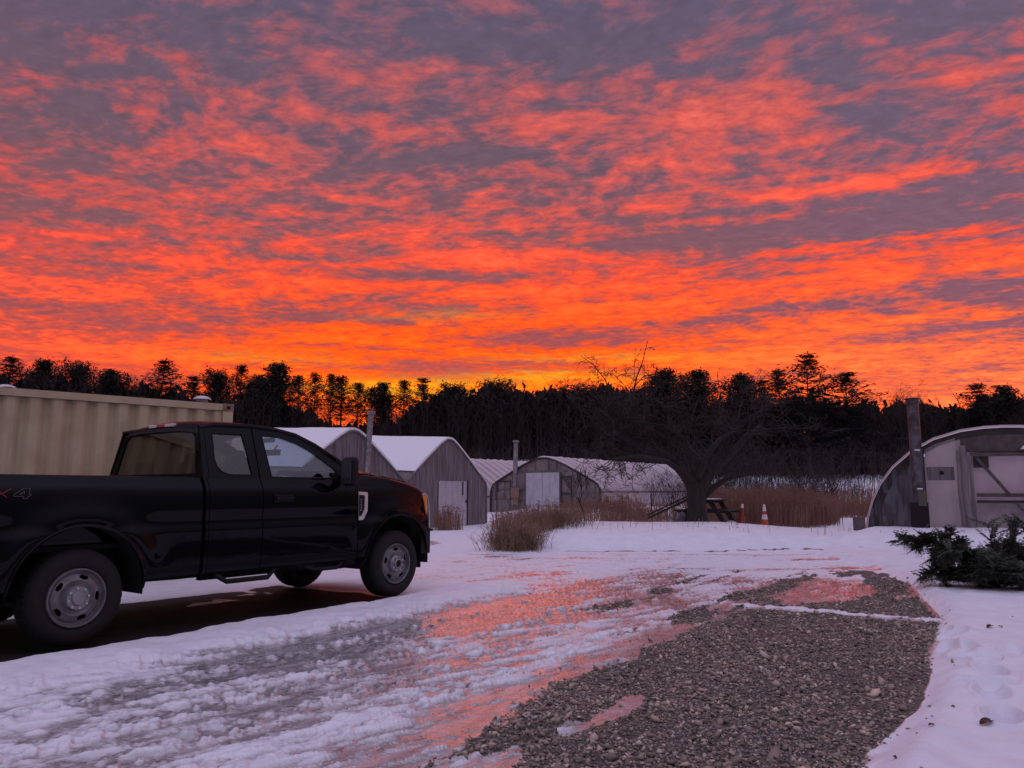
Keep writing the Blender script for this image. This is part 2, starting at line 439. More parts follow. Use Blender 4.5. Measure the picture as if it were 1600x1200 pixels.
def surface(x, y):
    """height, snow, gravel, dirt, zone(0 snowfield 1 driveway 2 gravel)"""
    a, b = ab(x, y)
    z = macro(x, y)
    w1 = fbm(a * .8, b * .8, 3, 3); w2 = fbm(a * 3.2, b * 3.2, 3, 9)
    bw = b + .30 * w1 + .10 * w2
    # --- snow cover amount from wheel lanes
    c = 1.0 - .56 * band(bw, -5.62, -4.72, .22) - .40 * band(bw, -4.72, -4.15, .2) - .58 * band(bw, -4.15, -3.62, .2) \
        - .46 * band(bw, -3.62, -3.15, .15) - .85 * band(bw, -3.15, -.8, .12)
    c = c + .9 * fbm(a * .45, b * 1.3, 3, 13) * band(b, -5.8, -3.0, .2)
    near = 1 - sst(a, 11.5, 14.5)
    fade_left = 1 - .35 * (1 - sst(a, 1.0, 3.2))
    ice_pool = gs(a, 7.0, 2.6) * band(b, -5.9, -3.2, .5)
    c = 1 - (1 - c) * near
    c = c - .20 * ice_pool
    # crossing lane behind, thin icy streaks
    lane = band(y, 12.2, 17.2, 1.2) * band(x, -2.6, 13, 1.2) * (1 - near * .6)
    st = fbm(x * .28 + 3, y * 1.5, 4, 31) + .35 * fbm(x * 1.3, y * 4.2, 3, 35)
    c = np.minimum(c, 1 - lane * sst(st, -.06, .22) * .85)
    lane2 = band(y, 13.2, 22, 1.5) * band(x, -3.2, .3, .8) * sst(fbm(x * .9, y * .5, 4, 51), -.05, .15)
    c = np.minimum(c, 1 - .7 * lane2)
    front = sst(a, 7.6, 9.2) * band(b, -10.5, -5.4, .8) * (1 - sst(y, 15.5, 17.5))
    c = np.minimum(c, 1 - front * (.40 + .9 * fbm(a * .5, b * .8, 3, 55)))
    # tyre-chewed relief, chevrons along the lanes
    ch = fbm((a + .4 * b) / .42, (b - .30 * a) / .060, 5, 60, .58)
    ch2 = fbm((a + .4 * b) / .17, (b - .38 * a) / .030, 3, 77, .62)
    big = fbm(a / .9, b / .35, 3, 81)
    rough = band(b, -5.95, -.8, .2) * near
    wide = np.clip(np.maximum(np.maximum(.75 * lane, .7 * lane2), .8 * front) * (1 - rough), 0, 1)
    relief = ch * 1.0 + ch2 * .45 + big * .35
    tread = 0
    for bc, hw_ in ((-5.78, .16), (-4.42, .17), (-3.38, .16), (-5.15, .13), (-3.9, .12)):
        q = np.abs(b - bc + .05 * w1)
        tread = tread + sst(np.sin(2 * np.pi * (a / .17 + 1.9 * q / .3 * .5 + .5 * w1)), -.1, .6) * (1 - sst(q, hw_ * .75, hw_)) * sst(w2 + .5 * fbm(a * .9, b * 2, 2, 96) + .10, -.05, .12)
    tread = np.clip(tread, 0, 1) * near
    snow = sst((c - .55) * .70 + relief * .95 * (rough + wide) + .10 * (tread - .4) * rough + .30 * np.clip(1 - rough - wide, 0, 1), -.30, .30)
    z = z + (rough + .9 * wide) * (.030 * sst(relief, -.4, .5) * (.4 + .6 * snow)) + .010 * rough * snow + .014 * tread * rough
    z = z + .010 * (1 - snow) * fbm(a / .5, b / .16, 3, 90) * near
    z = z + .03 * lane * (1 - near) * fbm(x * .8 + y * .5, y * 5.0, 4, 93) + .02 * lane * fbm(x * 6, y * 14, 3, 95)
    # --- gravel
    re = right_edge(a)
    gb = b + .16 * fbm(a * 1.6, b * 1.6, 4, 101)
    gb2 = gb + .28 * fbm(a * 2.5, b * 5, 4, 105) - .36 * (1 - sst(a, 2.2, 5.0))
    g = sst(gb2, -2.95, -2.72) * (1 - sst(gb, re - .05, re + .07)) * (1 - sst(a, 9.0, 9.12)) * sst(a, -6, -3)
    for (ca_, cb_, ra, rb) in ((2.9, -2.25, .45, .26), (4.4, -2.25, .5, .07)):
        rr = np.sqrt(((a - ca_) / ra) ** 2 + ((b - cb_) / rb) ** 2) + 2.2 * fbm(a * 4, b * 6, 4, 111)
        g = g * sst(rr, .85, 1.15)
    up = sst(a, 9.12, 9.25) * (1 - sst(a, 13.5, 15.3)) * sst(gb, -3.15, -2.8) * (1 - sst(gb, re - .1, re + .1))
    rr = np.sqrt(((a - 11.0) / 1.5) ** 2 + ((b + 2.35) / .52) ** 2) + .9 * fbm(a * 1.5, b * 3.5, 4, 121)
    up = up * sst(rr, .75, 1.05) * sst(fbm(a * .8, b * 2.6, 4, 125) + .16 - .03 * (a - 9), -.06, .10)
    streak = (band(b, -4.45, -4.05, .1) * sst(a, 7.2, 8.6) + band(b, -3.35, -2.9, .1) * sst(a, 6, 7.5)) * (1 - sst(a, 12.5, 14)) \
        * sst(fbm(a * 1.1, b * 4.5, 4, 131), -.03, .12)
    g = np.clip(np.maximum(g, np.maximum(up * .95, streak * .9)), 0, 1)
    snow = snow * (1 - sst(g, .3, .6))
    # --- thin ridge pushed up across the gravel
    wob = .10 * fbm(b * 2.2, a * 0, 3, 151)
    rid = gs(a + wob, 9.15, .075) * band(b, -3.05, -.9, .1) * (.7 + .8 * fbm(b * 7, a * 0, 3, 155))
    z = z + .055 * rid; snow = np.maximum(snow, sst(rid, .25, .5)); g = g * (1 - sst(rid, .25, .5))
    # --- right-hand snow: deeper, trodden
    rs = sst(b, re - .05, re + .28)
    z = z + rs * (.085 + .030 * fbm(x * 1.7, y * 1.7, 4, 161) + .016 * fbm(x * 7, y * 7, 3, 165) * (1 - sst(y, 9, 14)))
    edge_cr = gs(b - re, .22, .16) * (1 - sst(a, 10, 13)); z = z + .03 * edge_cr * (.6 + 1.6 * fbm(a * 2.2, b * 2.2, 3, 171))
    m = rs > .2
    snow = np.maximum(snow, sst(rs, .22, .4))
    dents = 0
    for (fx, fy, an, dp) in FOOT:
        dx, dy = x - fx, y - fy
        u = dx * math.cos(an) + dy * math.sin(an); v = -dx * math.sin(an) + dy * math.cos(an)
        r2 = (u / .17) ** 2 + (v / .085) ** 2
        dents = dents - dp * 1.3 * np.exp(-r2 ** 2) + dp * .25 * np.exp(-((np.sqrt(r2) - 1.35) / .25) ** 2)
    z = z + dents * rs
    # --- snow kerb along the truck
    ed = .12 * fbm(a * .9, b * 0, 3, 181) + .04 * fbm(a * 4, b * 0, 2, 183)
    kr = sst(b + ed, -6.55, -6.22) * (1 - sst(b + ed, -6.05, -5.45)) * (1 - sst(a, 8.2, 10.0))
    z = z + kr * (.115 + .05 * fbm(a * 1.5, b * 2.5, 3, 185) + .018 * fbm(a * 9, b * 9, 3, 187))
    snow = np.maximum(snow, sst(kr, .25, .6))
    # --- bare wet earth below the truck
    dm = band(b + ed, -8.75, -6.40, .12) * band(a + .6 * w1, -3.0, 7.35, .25)
    far_side = sst(fbm(a * 1.4, b * 1.4, 3, 191), .0, .12) * band(b, -8.9, -8.0, .3)
    dirt = dm * (1 - far_side)
    snow = snow * (1 - dirt); g = g * (1 - dirt)
    z = z - .02 * dirt + .01 * dirt * fbm(x * 6, y * 6, 3, 195)
    # --- bank foot: a dark broken line of earth
    foot = gs(y + .5 * fbm(x * .5, y * 0, 3, 201), 17.50, .085) * band(x, .2, 10.5, .5) * sst(fbm(x * 2.2, y * 3, 3, 205), -.18, .04)
    dirt = np.maximum(dirt, .62 * sst(foot, .3, .8)); snow = snow * (1 - .6 * sst(foot, .3, .8))
    # general snow undulation away from the lanes
    open_ = 1 - rough * .8
    z = z + open_ * (.05 * fbm(x * .45, y * .45, 4, 211) + .012 * fbm(x * 3.1, y * 3.1, 3, 215)) * (1 - rs * .5) * sst(np.hypot(x, y), 2, 5)
    zone = np.zeros_like(z)
    drive = (b > -5.75) & (b < re + .1) & (a < 13.5) | ((y > 12.3) & (y < 17.4) & (x > -2.6) & (x < 12.5) & (b < re + .1)) | ((y > 13.0) & (y < 30) & (x > -3.2) & (x < -.4))
    zone[drive] = 1
    zone[(b > -2.85) & (b < re + .06) & (a < 9.08)] = 2
    zone[dirt > .5] = 3
    wet = np.clip((rough * .8 + .6 * wide) * (.30 + .70 * gs(a, 6.5, 3.6) * band(b, -6.0, -2.4, .6)) * (1 - .9 * kr), 0, 1)
    global WET
    WET = wet
    return z, snow, g, dirt, zone
def make_ground():
    # polar grid round the camera's foot; fine where the photograph looks
    rs_ = [0.4]
    while rs_[-1] < 900:
        r = rs_[-1]
        d = min(max(.013, r * r / 1500.), .045 * r) if r > 2.6 else .12
        if r < 30: d = min(d, .10)
        rs_.append(r + d)
    rs_ = np.array(rs_)
    fine = np.linspace(-37, 37, 860)
    th = np.concatenate([np.arange(-180, -37, 2.5), fine, np.arange(39.5, 179, 2.5)])
    A, Rr = np.meshgrid(np.radians(th), rs_)
    X, Y = Rr * np.sin(A), Rr * np.cos(A)
    Z, sn, gr, di, zone = surface(X, Y)
    n, m = X.shape
    print('ground grid', n, m)
    co = np.stack([X, Y, Z], -1).reshape(-1, 3)
    idx = np.arange(n * m).reshape(n, m)
    nxt = np.roll(idx, -1, axis=1)
    quads = np.stack([idx[:-1], nxt[:-1], nxt[1:], idx[1:]], -1).reshape(-1, 4)[:, ::-1]
    zf = zone[:-1].reshape(-1)
    # smooth vertex normals of the whole sheet, shared by all pieces
    v = co[quads]; fn = np.cross(v[:, 2] - v[:, 0], v[:, 3] - v[:, 1]); 
    vn_ = np.zeros_like(co)
    for k in range(4): np.add.at(vn_, quads[:, k], fn)
    vn_ /= np.linalg.norm(vn_, axis=1)[:, None] + 1e-12
    colr = np.stack([sn.ravel(), gr.ravel(), di.ravel(), WET.ravel()], -1)
    gm = ground_material()
    for zi, nm, kind in ((0, 'snow_ground', 'structure'), (1, 'icy_driveway', 'structure'), (2, 'gravel_ground', 'structure'), (3, 'bare_earth', 'structure')):
        q = quads[zf == zi]
        use, inv = np.unique(q, return_inverse=True); q = inv.reshape(-1, 4)
        me = bpy.data.meshes.new(nm)
        me.vertices.add(len(use)); me.vertices.foreach_set('co', co[use].ravel())
        me.loops.add(q.size); me.loops.foreach_set('vertex_index', q.ravel().astype(np.int32))
        me.polygons.add(len(q)); me.polygons.foreach_set('loop_start', (np.arange(len(q)) * 4).astype(np.int32))
        me.polygons.foreach_set('use_smooth', np.ones(len(q), bool))
        me.update()
        at = me.attributes.new('surf', 'FLOAT_COLOR', 'POINT'); at.data.foreach_set('color', colr[use].ravel())
        me.normals_split_custom_set_from_vertices(vn_[use].tolist())
        me.materials.append(gm)
        o = bpy.data.objects.new(nm, me); col.objects.link(o); tag(o, kind=kind)
def ground_material():
    m = bpy.data.materials.new('ground'); m.use_nodes = True
    nt = m.node_tree; nt.nodes.clear()
    at = nt.nodes.new('ShaderNodeAttribute'); at.attribute_name = 'surf'
    sp = nt.nodes.new('ShaderNodeSeparateColor'); nt.links.new(at.outputs['Color'], sp.inputs[0])
    sn, gr, di = (S(nt, o) for o in sp.outputs); wet = S(nt, at.outputs['Alpha'])
    tc = nt.nodes.new('ShaderNodeTexCoord'); P = S(nt, tc.outputs['Object'])
    mp = nt.nodes.new('ShaderNodeMapping'); mp.inputs['Rotation'].default_value = (0, 0, R(-56)); nt.links.new(P.k, mp.inputs[0])
    Q = S(nt, mp.outputs[0])
    mp2 = nt.nodes.new('ShaderNodeMapping'); mp2.inputs['Scale'].default_value = (1, 4.0, 1); nt.links.new(Q.k, mp2.inputs[0])
    QS = S(nt, mp2.outputs[0])
    nf = noise(nt, P, 28, 5, .65); nm_ = noise(nt, P, 4, 5, .6); ns = noise(nt, QS, 3.2, 6, .62)
    snow_f = (sn + (nf - .5) * .5 + (ns - .5) * .5).step(.12, .88)
    grav_f = (gr + (nf - .5) * .5).step(.40, .60)
    dirt_f = (di + (nf - .5) * .4).step(.40, .60)
    # snow
    snc = mixc(nm_.step(.3, .7), (.80, .80, .86, 1), (.72, .72, .78, 1))
    dirty = noise(nt, P, 60, 3, .7).step(.66, .74) * .35
    snc = mixc(dirty * sn.step(1.0, .6), snc, (.25, .20, .17, 1))
    def prin(colr, rough, spec=.5, coat=None):
        b = nt.nodes.new('ShaderNodeBsdfPrincipled')
        for v, i in ((colr, 'Base Color'), (rough, 'Roughness')):
            if isinstance(v, S): nt.links.new(v.k, b.inputs[i])
            else: b.inputs[i].default_value = v
        b.inputs['Specular IOR Level'].default_value = spec
        return b
    def bump(h, dist, strength=1.0, prev=None):
        n = nt.nodes.new('ShaderNodeBump'); n.inputs['Distance'].default_value = dist; n.inputs['Strength'].default_value = strength
        nt.links.new(h.k, n.inputs['Height'])
        if prev: nt.links.new(prev.outputs[0], n.inputs['Normal'])
        return n
    bs = prin(snc, .62, .35)
    b1 = bump(noise(nt, P, 7, 6, .62), .035, .5); b2 = bump(noise(nt, P, 70, 4, .6), .006, .6, b1)
    nt.links.new(b2.outputs[0], bs.inputs['Normal'])
    nt.links.new((wet * .9).clamp().k, bs.inputs['Coat Weight']); bs.inputs['Coat Roughness'].default_value = .16; bs.inputs['Coat IOR'].default_value = 2.0
    nt.links.new(b1.outputs[0], bs.inputs['Coat Normal'])
    # ice: grey, wet-looking, with packed snow frozen in
    icc = mixc(ns.step(.30, .65), (.20, .18, .175, 1), (.46, .43, .45, 1))
    icc = mixc(noise(nt, QS, 1.3, 4, .6).step(.5, .70) * .5, icc, (.20, .175, .15, 1))
    bi = prin(icc, (ns * .35 + .10), .8)
    bi.inputs['IOR'].default_value = 1.42
    bi.inputs['Coat Weight'].default_value = 1.0; bi.inputs['Coat Roughness'].default_value = .06; bi.inputs['Coat IOR'].default_value = 2.4
    mpx = nt.nodes.new('ShaderNodeMapping'); mpx.inputs['Scale'].default_value = (1.0, 3.2, 1); mpx.inputs['Rotation'].default_value = (0, 0, R(-18)); nt.links.new(P.k, mpx.inputs[0])
    QX = S(nt, mpx.outputs[0])
    c1 = bump(noise(nt, QX, 3.0, 6, .58), .034, .55); c2 = bump(noise(nt, P, 34, 4, .6), .003, .6, c1)
    nt.links.new(c2.outputs[0], bi.inputs['Normal']); nt.links.new(c2.outputs[0], bi.inputs['Coat Normal'])
    # gravel bed
    vo = nt.nodes.new('ShaderNodeTexVoronoi'); vo.inputs['Scale'].default_value = 46; nt.links.new(P.k, vo.inputs['Vector'])
    vs = S(nt, vo.outputs['Distance']); 
    sepc = nt.nodes.new('ShaderNodeSeparateColor'); nt.links.new(vo.outputs['Color'], sepc.inputs[0])
    gc = S(nt, sepc.outputs[0]).ramp(0, 1, [(0, (.11, .085, .07, 1)), (.5, (.20, .16, .135, 1)), (1, (.36, .31, .28, 1))])
    gc = mixc(vs.step(.25, .6) * .8, gc, (.045, .035, .03, 1))
    bg_ = prin(gc, .75, .4)
    d1 = bump(vs * -1.0, .018, 1.0); nt.links.new(d1.outputs[0], bg_.inputs['Normal'])
    # bare earth
    dc = mixc(nf.step(.3, .7), (.038, .026, .022, 1), (.020, .013, .011, 1))
    bd = prin(dc, .8, .3)
    e1 = bump(noise(nt, P, 22, 6, .7), .02, .8); nt.links.new(e1.outputs[0], bd.inputs['Normal'])
    def mx(f, a, b):
        n = nt.nodes.new('ShaderNodeMixShader'); nt.links.new(f.k, n.inputs[0]); nt.links.new(a.outputs[0], n.inputs[1]); nt.links.new(b.outputs[0], n.inputs[2]); return n
    r = mx(snow_f, bi, bs); r = mx(grav_f, r, bg_); r = mx(dirt_f, r, bd)
    o = nt.nodes.new('ShaderNodeOutputMaterial'); nt.links.new(r.outputs[0], o.inputs[0])
    return m
make_ground()
def gz(x, y): return float(macro(x, y))
def gsurf(x, y): return float(surface(np.array([[x]], float), np.array([[y]], float))[0][0, 0])

# ------------------------------------------------------------------ loose stones lying on the gravel
def make_stones():
    r = np.random.default_rng(3)
    N = 165000
    a = r.uniform(1.6, 13.5, N); b = r.uniform(-5.2, -.75, N)
    x, y = CA * a + SA * b, SA * a - CA * b
    d = np.hypot(x, y)
    keep = (r.random(N) < np.clip(1.25 - d / 14, .3, 1)) & (np.abs(x / y) < .72)
    x, y = x[keep], y[keep]
    z, sn, g, di, zo = surface(x, y)
    keep = (r.random(len(x)) < g * np.clip(.80 + 1.5 * fbm(x * 1.1, y * 1.1, 4, 301), .35, 1.1)) & (g > .25)
    x, y, z = x[keep], y[keep], z[keep]
    jit = r.random(len(x)) < .05
    x[jit] += r.normal(0, .16, jit.sum()); y[jit] += r.normal(0, .16, jit.sum()); z[jit] = surface(x[jit], y[jit])[0]
    N = len(x); print('stones', N)
    s = np.clip(r.lognormal(-4.86, .45, N), .004, .034)
    phi = (1 + 5 ** .5) / 2
    ico = np.array([(-1, phi, 0), (1, phi, 0), (-1, -phi, 0), (1, -phi, 0), (0, -1, phi), (0, 1, phi), (0, -1, -phi), (0, 1, -phi), (phi, 0, -1), (phi, 0, 1), (-phi, 0, -1), (-phi, 0, 1)]) / 1.9
    fc = np.array([(0, 11, 5), (0, 5, 1), (0, 1, 7), (0, 7, 10), (0, 10, 11), (1, 5, 9), (5, 11, 4), (11, 10, 2), (10, 7, 6), (7, 1, 8), (3, 9, 4), (3, 4, 2), (3, 2, 6), (3, 6, 8), (3, 8, 9), (4, 9, 5), (2, 4, 11), (6, 2, 10), (8, 6, 7), (9, 8, 1)])
    V = ico[None] * (1 + .22 * r.normal(size=(N, 12, 1)))
    V = V * np.stack([r.uniform(.8, 1.5, N), r.uniform(.7, 1.1, N), r.uniform(.45, .8, N)], -1)[:, None, :]
    t = r.uniform(0, 6.283, N); c_, s_ = np.cos(t), np.sin(t); tl = r.normal(0, .35, N)
    Vx = V[..., 0]; Vy = V[..., 1]; Vz = V[..., 2] + Vx * tl[:, None]
    X = Vx * c_[:, None] - Vy * s_[:, None]; Y = Vx * s_[:, None] + Vy * c_[:, None]
    P = np.stack([X, Y, Vz], -1) * s[:, None, None] + np.stack([x, y, z + s * .35], -1)[:, None, :]
    me = bpy.data.meshes.new('loose_gravel')
    me.vertices.add(N * 12); me.vertices.foreach_set('co', P.ravel())
    F = (fc[None] + (np.arange(N) * 12)[:, None, None]).reshape(-1, 3)
    me.loops.add(F.size); me.loops.foreach_set('vertex_index', F.ravel().astype(np.int32))
    me.polygons.add(len(F)); me.polygons.foreach_set('loop_start', (np.arange(len(F)) * 3).astype(np.int32)); me.update()
    tone = np.repeat(np.clip(r.lognormal(-1.45, .50, N), .05, .62), 12)
    warm = np.repeat(r.uniform(.82, 1.0, N), 12)
    at = me.attributes.new('tone', 'FLOAT_COLOR', 'POINT')
    at.data.foreach_set('color', np.stack([tone, tone * (warm * .5 + .34), tone * warm * .70, np.ones_like(tone)], -1).ravel())
    m = bpy.data.materials.new('stones'); m.use_nodes = True; nt = m.node_tree; b = nt.nodes['Principled BSDF']; b.inputs['Roughness'].default_value = .62
    an = nt.nodes.new('ShaderNodeAttribute'); an.attribute_name = 'tone'; nt.links.new(an.outputs['Color'], b.inputs['Base Color'])
    me.materials.append(m)
    o = bpy.data.objects.new('loose_gravel', me); col.objects.link(o)
    tag(o, 'grey brown crushed stones lying loose over the bare driveway patch', 'gravel', kind='stuff')
make_stones()
# ------------------------------------------------------------------ pickup truck (local: x forward, y left, z up; origin on the ground at the rear axle)
def make_truck():
    T = empty('pickup_truck', (-4.423, 7.169, .06), R(54), 'black extended-cab pickup truck parked on the icy drive with snow-free body', 'pickup truck')
    PZ = [.40, .46, .50, .56, .72, .92, .955, .985, 1.08, 1.20, 1.27, 1.315, 1.34, 1.375, 1.41]
    PY = [.93, .962, .985, 1.000, 1.008, 1.016, 1.004, 1.000, 1.003, 1.000, .994, .984, .968, .945, .925]
    WC = ((0.0, .44), (3.76, .44))
    def yside(x, z):
        y = float(np.interp(z, PZ, PY))
        for cx, cz in WC:
            r = math.hypot(x - cx, z - cz)
            if r < .95 and z > cz - .25: y += .034 * math.exp(-((r - .60) / .13) ** 2) * (1.0 if abs(x - cx) < .8 else 0)
        if x > 3.7: y -= .025 * (x - 3.7) / .5 + .9 * max(0, (x - 4.16)) ** 2
        if x < -.9: y -= .05 * ((-.9 - x) / .3) ** 2
        return y
    AR = .555
    def zlow(x, base):
        z = base
        for cx, cz in WC:
            if abs(x - cx) < AR: z = max(z, cz + math.sqrt(AR * AR - (x - cx) ** 2))
        return z
    def cols(x0, x1):
        xs = set([x0, x1])
        n = max(2, int((x1 - x0) / .05))
        for i in range(n + 1): xs.add(x0 + (x1 - x0) * i / n)
        for cx, cz in WC:
            for k in range(41):
                x = cx - AR + 2 * AR * k / 40
                if x0 < x < x1: xs.add(x)
            for e in (-AR * .9995, AR * .9995, -AR * .985, AR * .985, -AR*.96, AR*.96):
                if x0 < cx + e < x1: xs.add(cx + e)
        return sorted(xs)
    def patch(mb, x0, x1, base, ztop, sg, ret=.035):
        """outer sheet of a side panel with its edges turned in"""
        P = []
        for x in cols(x0, x1):
            zl, zt = zlow(x, base), ztop(x) if callable(ztop) else ztop
            zs = sorted(set([zl] + [z for z in PZ if zl + .004 < z < zt - .004] + [zt]))
            # fixed number of rows: resample
            row = []
            K = 26
            for k in range(K + 1):
                z = zl + (zt - zl) * k / K
                row.append(Vector((x, sg * yside(x, z), z)))
            lo = row[0].copy(); lo.y -= sg * .05
            lo2 = lo.copy(); row[0:0] = [lo]
            P.append(row)
        def turn(row, dx): return [Vector((p.x + dx, p.y - sg * ret, p.z)) for p in row]
        P = [turn(P[0], .002)] + P + [turn(P[-1], -.002)]
        mb.grid(P)
    body_mat = M['paint']
    # ---- bed
    bed_x0, bed_x1 = -1.20, 1.095
    bm_ = MB()
    for sg in (-1, 1):
        patch(bm_, bed_x0, bed_x1, .50, 1.41, sg)
        # rail cap and inner wall
        bm_.grid([[Vector((x, sg * .925, 1.41)), Vector((x, sg * .905, 1.418)), Vector((x, sg * .83, 1.415)), Vector((x, sg * .815, 1.40)), Vector((x, sg * .80, .86))] for x in (bed_x0, bed_x1)])
    bm_.box((-.05, 0, .85), (2.28, 1.62, .03)); bm_.box((1.07, 0, 1.12), (.04, 1.62, .55))
    bed = bm_.build('cargo_bed', body_mat, T, smooth=28)
    tg = MB(); tg.box((-1.225, 0, 1.10), (.045, 1.58, .62)); tg.box((-1.255, 0, 1.12), (.02, 1.3, .34))
    tgo = tg.build('tailgate', body_mat, T, bevel=.012)
    hd = MB(); hd.box((-1.272, 0, 1.28), (.02, .22, .07)); hd.build('handle', M['plastic'], tgo, bevel=.006)
    for sg in (-1, 1):
        tl = MB(); tl.box((-1.20, sg * .89, 1.10), (.10, .15, .52)); tl.build('tail_light', M['red_lens'], T, bevel=.02)
    rb = MB(); rb.box((-1.36, 0, .60), (.20, 1.86, .22)); rb.box((-1.2, .5, .58), (.2, .1, .1)); rb.box((-1.2, -.5, .58), (.2, .1, .1)); rb.build('rear_bumper', M['chrome'], T, bevel=.03)
    # ---- side writing on the bed: "4x4" with a red x
    dz0, dz1 = 1.225, 1.305
    def onside(x, z, off=.003): return Vector((x, -(yside(x, z) + off), z))
    def outline(mb, pts, w=.0028, closed=True):
        pts = pts + [pts[0]] if closed else pts
        for p, q in zip(pts[:-1], pts[1:]): mb.beam(onside(*p), onside(*q), w, w, up=(0, 1, 0))
    dm = MB()
    def four(x0):
        s = .8; W_ = .125
        def q(u, v): return (x0 + (u + .16 * v) * W_, dz0 + v * (dz1 - dz0))
        outline(dm, [q(.02, .22), q(.02, .42), q(.50, 1.0), q(.86, 1.0), q(.86, .44), q(1.0, .44), q(1.0, .22), q(.86, .22), q(.86, 0), q(.58, 0), q(.58, .22)])
        outline(dm, [q(.34, .44), q(.58, .44), q(.58, .74)])
    four(-.56); dm.build('numeral_four', M['decal_grey'], bed)
    dm = MB(); four(-.84); dm.build('numeral_four', M['decal_grey'], bed)
    dx_ = MB()
    def strip(p, q, w): dx_.beam(onside(p[0], p[1]), onside(q[0], q[1]), .004, w, up=(0, 0, 1))
    dx_.beam(onside(-.70, dz0 + .005), onside(-.575, dz1 - .005), .004, .024, up=(0, 1, 0)); dx_.beam(onside(-.685, dz1 - .005), onside(-.60, dz0 + .005), .004, .024, up=(0, 1, 0))
    dx_.build('red_cross_letter', M['decal_red'], bed)
    # ---- cab shell
    def zroof(x): return float(np.interp(x, [1.13, 1.2, 1.35, 1.8, 2.1, 2.35, 2.6, 2.9, 3.18], [1.89, 1.925, 1.95, 1.96, 1.94, 1.895, 1.79, 1.62, 1.455]))
    def ytum(z): return .925 - .36 * (z - 1.41)
    def gh(u, v, k, sg): return Vector((u, sg * (ytum(v) - k), v))
    cab = MB()
    # sill under the doors and rear cab corner
    for sg in (-1, 1):
        patch(cab, 1.130, 1.165, .50, 1.41, sg)
        cab.beam((1.13, sg * .93, .47), (3.10, sg * .93, .47), .06, .07)
    # roof skin
    P = []
    xs = [1.17, 1.19, 1.24, 1.32, 1.45, 1.6, 1.8, 2.0, 2.15, 2.28, 2.36]
    for i, x in enumerate(xs):
        zr = zroof(x); yr = ytum(zr) ; fall = .055 if i == 0 else (.02 if i == 1 else (.004 if i == 2 else 0))
        crown = .075 * float(np.interp(x, [1.17, 1.35, 2.0, 2.36], [.55, 1, 1, .75]))
        row = []
        for t in [-1, -.975, -.94, -.88, -.75, -.5, -.25, 0, .25, .5, .75, .88, .94, .975, 1]:
            row.append(Vector((x, t * yr, zr + crown * (1 - abs(t) ** 3.2) - fall)))
        P.append(row)
    cab.grid(P)
    # rear wall of the cab with the window opening (u = y, v = z)
    def rear(u, v, k): return Vector((1.135 + k + .10 * max(0, v - 1.41), u, v))
    outer = [(-.925, 1.20), (.925, 1.20), (.925, 1.41), (.78, 1.80), (.74, 1.875), (.60, 1.925), (.3, 1.945), (-.3, 1.945), (-.60, 1.925), (-.74, 1.875), (-.78, 1.80), (-.925, 1.41)]
    hole = [(-.775, 1.455), (-.665, 1.82), (-.60, 1.865), (-.3, 1.885), (.3, 1.885), (.60, 1.865), (.665, 1.82), (.775, 1.455)]
    cab.holed(outer, [hole], rear, .025)
    # rear quarter post beside the wall (behind the rear door)
    for sg in (-1, 1):
        cab.prism([(1.133, 1.41), (1.195, 1.41), (1.205, 1.70), (1.215, zroof(1.215)), (1.17, zroof(1.17)), (1.155, 1.70)], lambda u, v, k: gh(u, v, k, sg), .03)
        # roof side rail + A pillar
        rail = [Vector((x, sg * (ytum(zroof(x)) - .012), zroof(x) + .004)) for x in (1.17, 1.35, 1.6, 1.8, 2.1, 2.35, 2.6, 2.9, 3.18)]
        cab.tube(rail, [.022, .026, .026, .026, .026, .028, .032, .034, .036], 8)
    # windscreen header and cowl
    cab.tube([Vector((2.36, y, zroof(2.36) + .06 * (1 - abs(y / .76) ** 2.5))) for y in np.linspace(-.74, .74, 9)], .022, 6)
    cab.grid([[Vector((x, y, 1.455 + .035 * (1 - (y / .86) ** 2) + dz)) for y in np.linspace(-.86, .86, 9)] for x, dz in ((3.06, .0), (3.26, .015))])
    cab_o = cab.build('cab', body_mat, T, smooth=35)
    wsP = []
    for t in np.linspace(0, 1, 6):
        x = 2.37 + (3.16 - 2.37) * t; z0 = zroof(x)
        wsP.append([Vector((x + .05 * (1 - (y / .9) ** 2), y * (ytum(z0) - .03) / .9, z0 + (.058 * (1 - t) + .03 * t) * (1 - abs(y / .9) ** 2.5))) for y in np.linspace(-.9, .9, 9)])
    MB().grid(wsP).build('windscreen', M['glass'], cab_o, smooth=60)
    MB().prism([(p[0] * .992, p[1]) for p in hole], lambda u, v, k: rear(u, v, k + .010), .004).build('rear_window', M['glass_dark'], cab_o)
    # high brake lamp with clear cargo lamps either side
    bl = MB(); bl.box((1.205, 0, 1.968), (.05, .15, .034)); blo = bl.build('brake_light', M['red_lens'], cab_o, bevel=.006)
    for sg in (-1, 1):
        MB().box((1.205, sg * .155, 1.965), (.05, .15, .034)).build('cargo_lamp', M['white_lens'], cab_o, bevel=.006)
    # ---- doors
    def door(x0, x1, up_outer, win, sg, name):
        mb = MB()
        patch(mb, x0, x1, .505, 1.405, sg)
        mb.holed(up_outer, [win], lambda u, v, k: gh(u, v, k, sg), .03)
        d = mb.build(name, body_mat, T, smooth=28)
        MB().prism(win, lambda u, v, k: gh(u, v, k + .012, sg), .004).build('window', M['glass'] if name == 'front_door' else M['glass_dark'], d)
        # weather strip
        ws = MB(); n = len(win)
        ws.tube([gh(*win[i % n], .002, sg) for i in range(n + 1)], .009, 5)
        ws.build('window_seal', M['plastic'], d)
        return d
    rwin = [(1.285, 1.60), (1.30, 1.865), (1.655, 1.872), (1.685, 1.66), (1.70, 1.445), (1.42, 1.445), (1.345, 1.475), (1.30, 1.53)]
